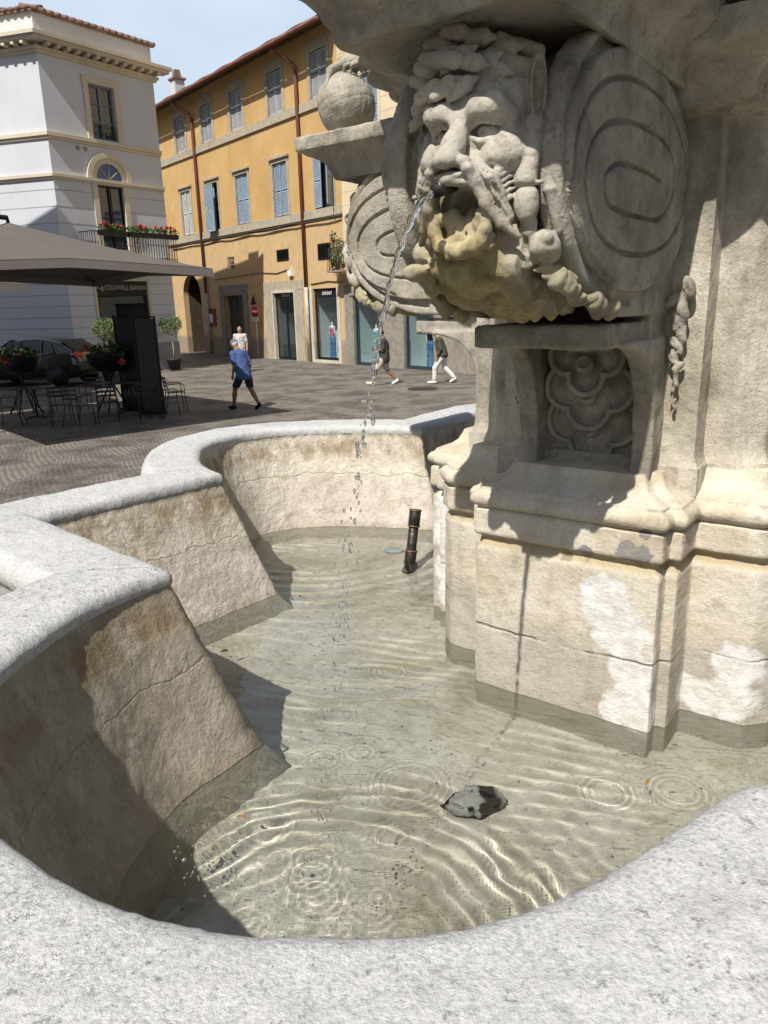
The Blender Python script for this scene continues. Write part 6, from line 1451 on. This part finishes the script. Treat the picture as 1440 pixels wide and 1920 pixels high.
# --- mannequins
M_MANN = flat('mannequin_white', (.62, .60, .57), .5); M_PINK = flat('pink_top', (.62, .10, .28), .8); M_JEAN = flat('blue_jeans', (.075, .16, .32), .9, var=.2, sc=6); M_MINT = flat('mint_top', (.58, .72, .68), .8)
M_TURQ = flat('turquoise_top', (.10, .50, .52), .8); M_PJ = flat('pale_jeans', (.30, .45, .47), .9)
def mannequin(s_, z0, top, bottom, label, Mx=MO, y_=.55):
    q = Mx @ Vector((s_, y_, 0)); t = thing('mannequin', label, 'mannequin', (q.x, q.y, z0), math.atan2(OR_.y, OR_.x), 'shop window mannequins'); h = .014
    v = Vol((-.3, -.2, -.01), (.3, .2, 1.75), h); v.cap((0, 0, 1.45), (0, 0, 1.58), .05, .045, .02); v.cap((-.14, 0, 1.40), (.14, 0, 1.40), .055, .055, .03); v.cap((0, 0, 1.0), (0, 0, 1.32), .10, .13, .06, flat=(1.15, .8, 1))
    for k in (-1, 1): v.cap((k * .15, 0, 1.40), (k * .20, 0, 1.12), .045, .035, .02)
    v.cap((0, 0, .05), (0, 0, .9), .02, .02, .01); v.ell((0, 0, .015), (.16, .16, .015), .01); v.mesh('figure', None, M_MANN, t)
    v = Vol((-.3, -.2, .6), (.3, .2, 1.6), h); v.cap((0, 0, 1.05), (0, 0, 1.30), .112, .142, .05, flat=(1.15, .82, 1)); v.ell((0, -.06, 1.30), (.13, .08, .06), .03); v.noise(.008, 10, 2, 1); v.mesh('top', None, top, t)
    if bottom is not None:
        v = Vol((-.3, -.2, -.01), (.3, .2, 1.1), h); v.cap((-.05, 0, .93), (.05, 0, .93), .125, .125, .03, flat=(1, .8, 1))
        for k in (-1, 1): v.cap((k * .085, 0, .88), (k * .10, 0, .48), .095, .07, .03); v.cap((k * .10, 0, .48), (k * .11, 0, .08), .07, .085, .03)
        v.noise(.01, 9, 2, 2); v.mesh('jeans', None, bottom, t)
    else:
        v = Vol((-.35, -.25, .4), (.35, .25, 1.2), h); v.cap((0, 0, .62), (0, 0, 1.05), .15, .11, .03, flat=(1.1, .8, 1)); v.noise(.012, 10, 2, 2); v.mesh('skirt', None, top, t)
mannequin(-1.88, .14, M_PINK, M_JEAN, 'mannequin in a pink top and blue jeans in the orange building window')
mannequin(-1.12, .14, M_MINT, None, 'mannequin in a short mint dress in the orange building window')
mannequin(1.35, .04, M_TURQ, M_PJ, 'mannequin in a turquoise top and pale jeans'); mannequin(2.1, .04, M_BLACK, M_JEAN, 'mannequin in a black top and jeans beside the turquoise one')
mannequin(4.72, .04, M_BLACK, M_JEAN, 'mannequin in a black top and blue jeans in the window furthest right'); mannequin(-4.6, .05, M_WHC, None, 'pale mannequin just inside the narrow shop door')
# ---- things in the water
pA = Vector((*G(762, 1052, ZW)[:2], ZF + .0)); pB = onplane(779, 955, (pA.x, pA.y + .06, 0), (0, 1, 0)); d_ = (pB - pA).normalized(); Lp = (pB - pA).length
pipe = thing('water_pipe', 'short dark bronze pipe standing tilted out of the water', 'pipe', tuple(pA)); ax_ = lambda k: tuple(d_ * (Lp * k))
pb = MB(); pb.tube([ax_(0), ax_(1), ax_(1), ax_(.8)], [.022, .022, .017, .017], 20); pb.build('tube', M_DARKMETAL, pipe)
cp = flat('worn_copper', (.22, .12, .08), .5, .5)
for k0, k1 in ((.80, .985), (.30, .50)): MB().tube([ax_(k0), ax_(k0 + .01), ax_(k1 - .01), ax_(k1)], [.0235, .026, .026, .0235], 20).build('collar', M_DARKMETAL, pipe)
for k in (.80, .99, .50, .30): MB().tube([tuple(d_ * (Lp * k) - d_ * .003), tuple(d_ * (Lp * k) + d_ * .003)], .0285, 20).build('ring', cp, pipe)
rk = G(893, 1545, ZF + .02); sv = Vol((-.10, -.08, -.03), (.10, .08, .075), .0032)
sv.ell((0, 0, .0), (.072, .042, .040), .01); sv.cap((-.05, 0, .0), (-.082, .006, -.005), .018, .006, .02); sv.box((.02, 0, .032), (.07, .06, .02), .004, .02, rot=Matrix.Rotation(rad(14), 3, 'Y')); sv.noise(.012, 24, 4, 6)
def rock_mat():
    t = NT('black_flaked_stone'); n = t.noise(14, 5, .65); f = t.rng(n, .50, .53); x_ = t.xyz()[0]
    f = t.math('MAXIMUM', f, t.math('MULTIPLY', t.rng(x_, .005, .015), t.rng(x_, .045, .055, 1, 0)))
    f = t.math('MULTIPLY', f, t.rng(x_, .05, .06, 1, 0))
    return t.done(t.mix(f, t.ramp(t.noise(40, 3), (.3, (.30, .31, .30)), (.7, (.46, .47, .45))), (.010, .010, .012)), .6, t.bump(t.noise(60, 4), .5, .004))
rock = sv.mesh('stone', None, rock_mat()); rock.location = (rk.x, rk.y, rk.z + .012); rock.rotation_euler.z = rad(12); tag(rock, 'small grey stone with flaking black paint lying on the basin bed', 'stone'); rock.cycles.is_caustics_receiver = True
M_STONEC = flat('pale_blue_stone', (.34, .44, .48), .7); sv = Vol((-.08, -.08, -.05), (.08, .08, .05), .005); sv.ell((0, 0, 0), (.05, .035, .02), .01); sv.noise(.01, 25, 3, 3); r2 = sv.mesh('pebble', None, M_STONEC); q = G(738, 1070, ZF); r2.location = (q.x, q.y, ZF + .02); tag(r2, 'pale blue pebble in the water at the foot of the bronze pipe', 'pebble'); r2.cycles.is_caustics_receiver = True
def leaf(px, py, z, mat, s_, lb):
    q = G(px, py, z); m_ = MB(); m_.add([(-s_, 0, 0), (-s_ * .3, s_ * .4, .003), (s_ * .5, s_ * .3, .004), (s_, 0, 0), (s_ * .4, -s_ * .35, .002), (-s_ * .4, -s_ * .35, .003)], [(0, 5, 4, 3, 2, 1)]); o_ = m_.build('fallen_leaf', mat); so_ = o_.modifiers.new('s', 'SOLIDIFY'); so_.thickness = .001
    o_.location = (q.x, q.y, z); o_.rotation_euler = (.1, .1, random.uniform(0, 6)); tag(o_, lb, 'leaf', 'leaves in the basin')
M_LEAFR = flat('orange_leaf', (.42, .10, .03), .6); M_LEAFK = flat('dark_leaf', (.04, .035, .02), .6)
leaf(452, 1531, ZW + .001, M_LEAFR, .010, 'orange leaf floating in the near lobe'); leaf(1214, 1467, ZW + .001, M_LEAFR, .009, 'red leaf floating between the two ripple rings at right'); leaf(421, 1221, ZW + .001, M_LEAFK, .016, 'dark leaf floating beside the left stone spur')
# ---- the falling water
def jet_mat():
    t = NT('falling_water'); g = t.new('BsdfGlass', Color=(.97, .985, 1, 1), IOR=1.33, Roughness=.02); t.t.links.new(g.outputs[0], t.out.inputs[0]); return t.m
M_JET = jet_mat()
def jet(xf, u0, z0, vu, tmax, seed, name, lb, amp=1., h=.0038, thin=1.):
    """stream leaving (u0, z0) horizontally with speed vu, breaking up as it falls"""
    rj = np.random.RandomState(seed); pt = lambda t_: np.array([.012 + .004 * math.sin(t_ * 40) * t_, u0 + vu * t_, z0 - .25 * vu * t_ - 4.46 * t_ * t_])
    tw = .22; a, b = pt(0), pt(tw); v = Vol(np.minimum(a, b) - .05, np.maximum(a, b) + .05, .0028); ts = np.linspace(0, tw, 60)
    for t0_, t1_ in zip(ts[:-1], ts[1:]):
        for s_ in range(3): o_ = rj.normal(size=3) * .0007 * (1 + 14 * t0_); v.cap(pt(t0_) + o_, pt(t1_) + o_, (.0036 - .0110 * t0_) * thin * rj.uniform(.5, 1.2), (.0036 - .0110 * t1_) * thin * rj.uniform(.7, 1.1), .004)
    v.noise(.0009, 60, 2, seed); o1 = v.mesh(name, xf, M_JET); o1.location = (O[0], O[1], 0)
    m_ = MB()
    for i in range(int(170 * amp)):
        t_ = tw + (tmax - tw) * rj.uniform(0, 1) ** .9 - .03; k = (t_ - tw) / (tmax - tw); c = pt(t_) + rj.normal(size=3) * np.array([.006, .009, .008]) * (.3 + 2.2 * max(k, 0)) ; r_ = rj.uniform(.0008, .0030) * (1 - .3 * k) * thin
        if i % 7 == 0: r_ *= 1.5
        if c[2] < 1.455: continue
        m_.ell(tuple(c), (r_, r_, r_ * rj.uniform(1, 2.6)), 7, 5)
    me = bpy.data.meshes.new('drops'); vv = xf(np.array(m_.v)); me.from_pydata([tuple(q) for q in vv], [], m_.f); me.polygons.foreach_set('use_smooth', np.ones(len(me.polygons), bool)); d_ = link('drops', me, M_JET, o1); d_['kind'] = 'stuff'
    tag(o1, lb, 'water jet', kind='thing'); return o1
jet(lambda V: W(V) - OV, 1.205, 2.612, .72, .505, 5, 'water_jet', 'thin clear jet of water arching out of the bearded mask')
def xf2(V): V = np.array(V, float).copy(); V[..., 1] *= .91; return W(V, 3) - OV
jet(xf2, 1.08, 2.615, .45, .505, 8, 'water_jet', 'broken thin jet of water falling from the further mask', .35, thin=.7)
def bubble_mat():
    t = NT('bubble_film'); tr = t.new('BsdfTransparent', Color=(.98, .98, .98, 1)); d = t.new('BsdfDiffuse', Color=(.8, .82, .8, 1)); g = t.new('BsdfGlossy', Roughness=.05)
    m = t.new('MixShader', Fac=.16); t.t.links.new(tr.outputs[0], m.inputs[1]); t.t.links.new(d.outputs[0], m.inputs[2]); m2 = t.new('MixShader', Fac=.08); t.t.links.new(m.outputs[0], m2.inputs[1]); t.t.links.new(g.outputs[0], m2.inputs[2]); t.t.links.new(m2.outputs[0], t.out.inputs[0]); return t.m
# bubbles where the jet lands
m_ = MB(); rj = np.random.RandomState(9)
for i in range(42):
    px = rj.normal(345, 30); py = rj.normal(1625, 40)
    q = G(px, py, ZW); 
    if polysdf(np.array([[q.x, q.y]]), pl)[0] > -.03: continue
    r_ = rj.uniform(.0012, .0030) * (2.6 if i % 60 == 0 else 1); m_.ell((q.x, q.y, ZW + .0005), (r_, r_, r_ * .9), 8, 5)
bb_ = m_.build('bubbles', bubble_mat()); tag(bb_, 'small bubbles floating where the jet strikes the near lobe', 'bubbles', kind='stuff')
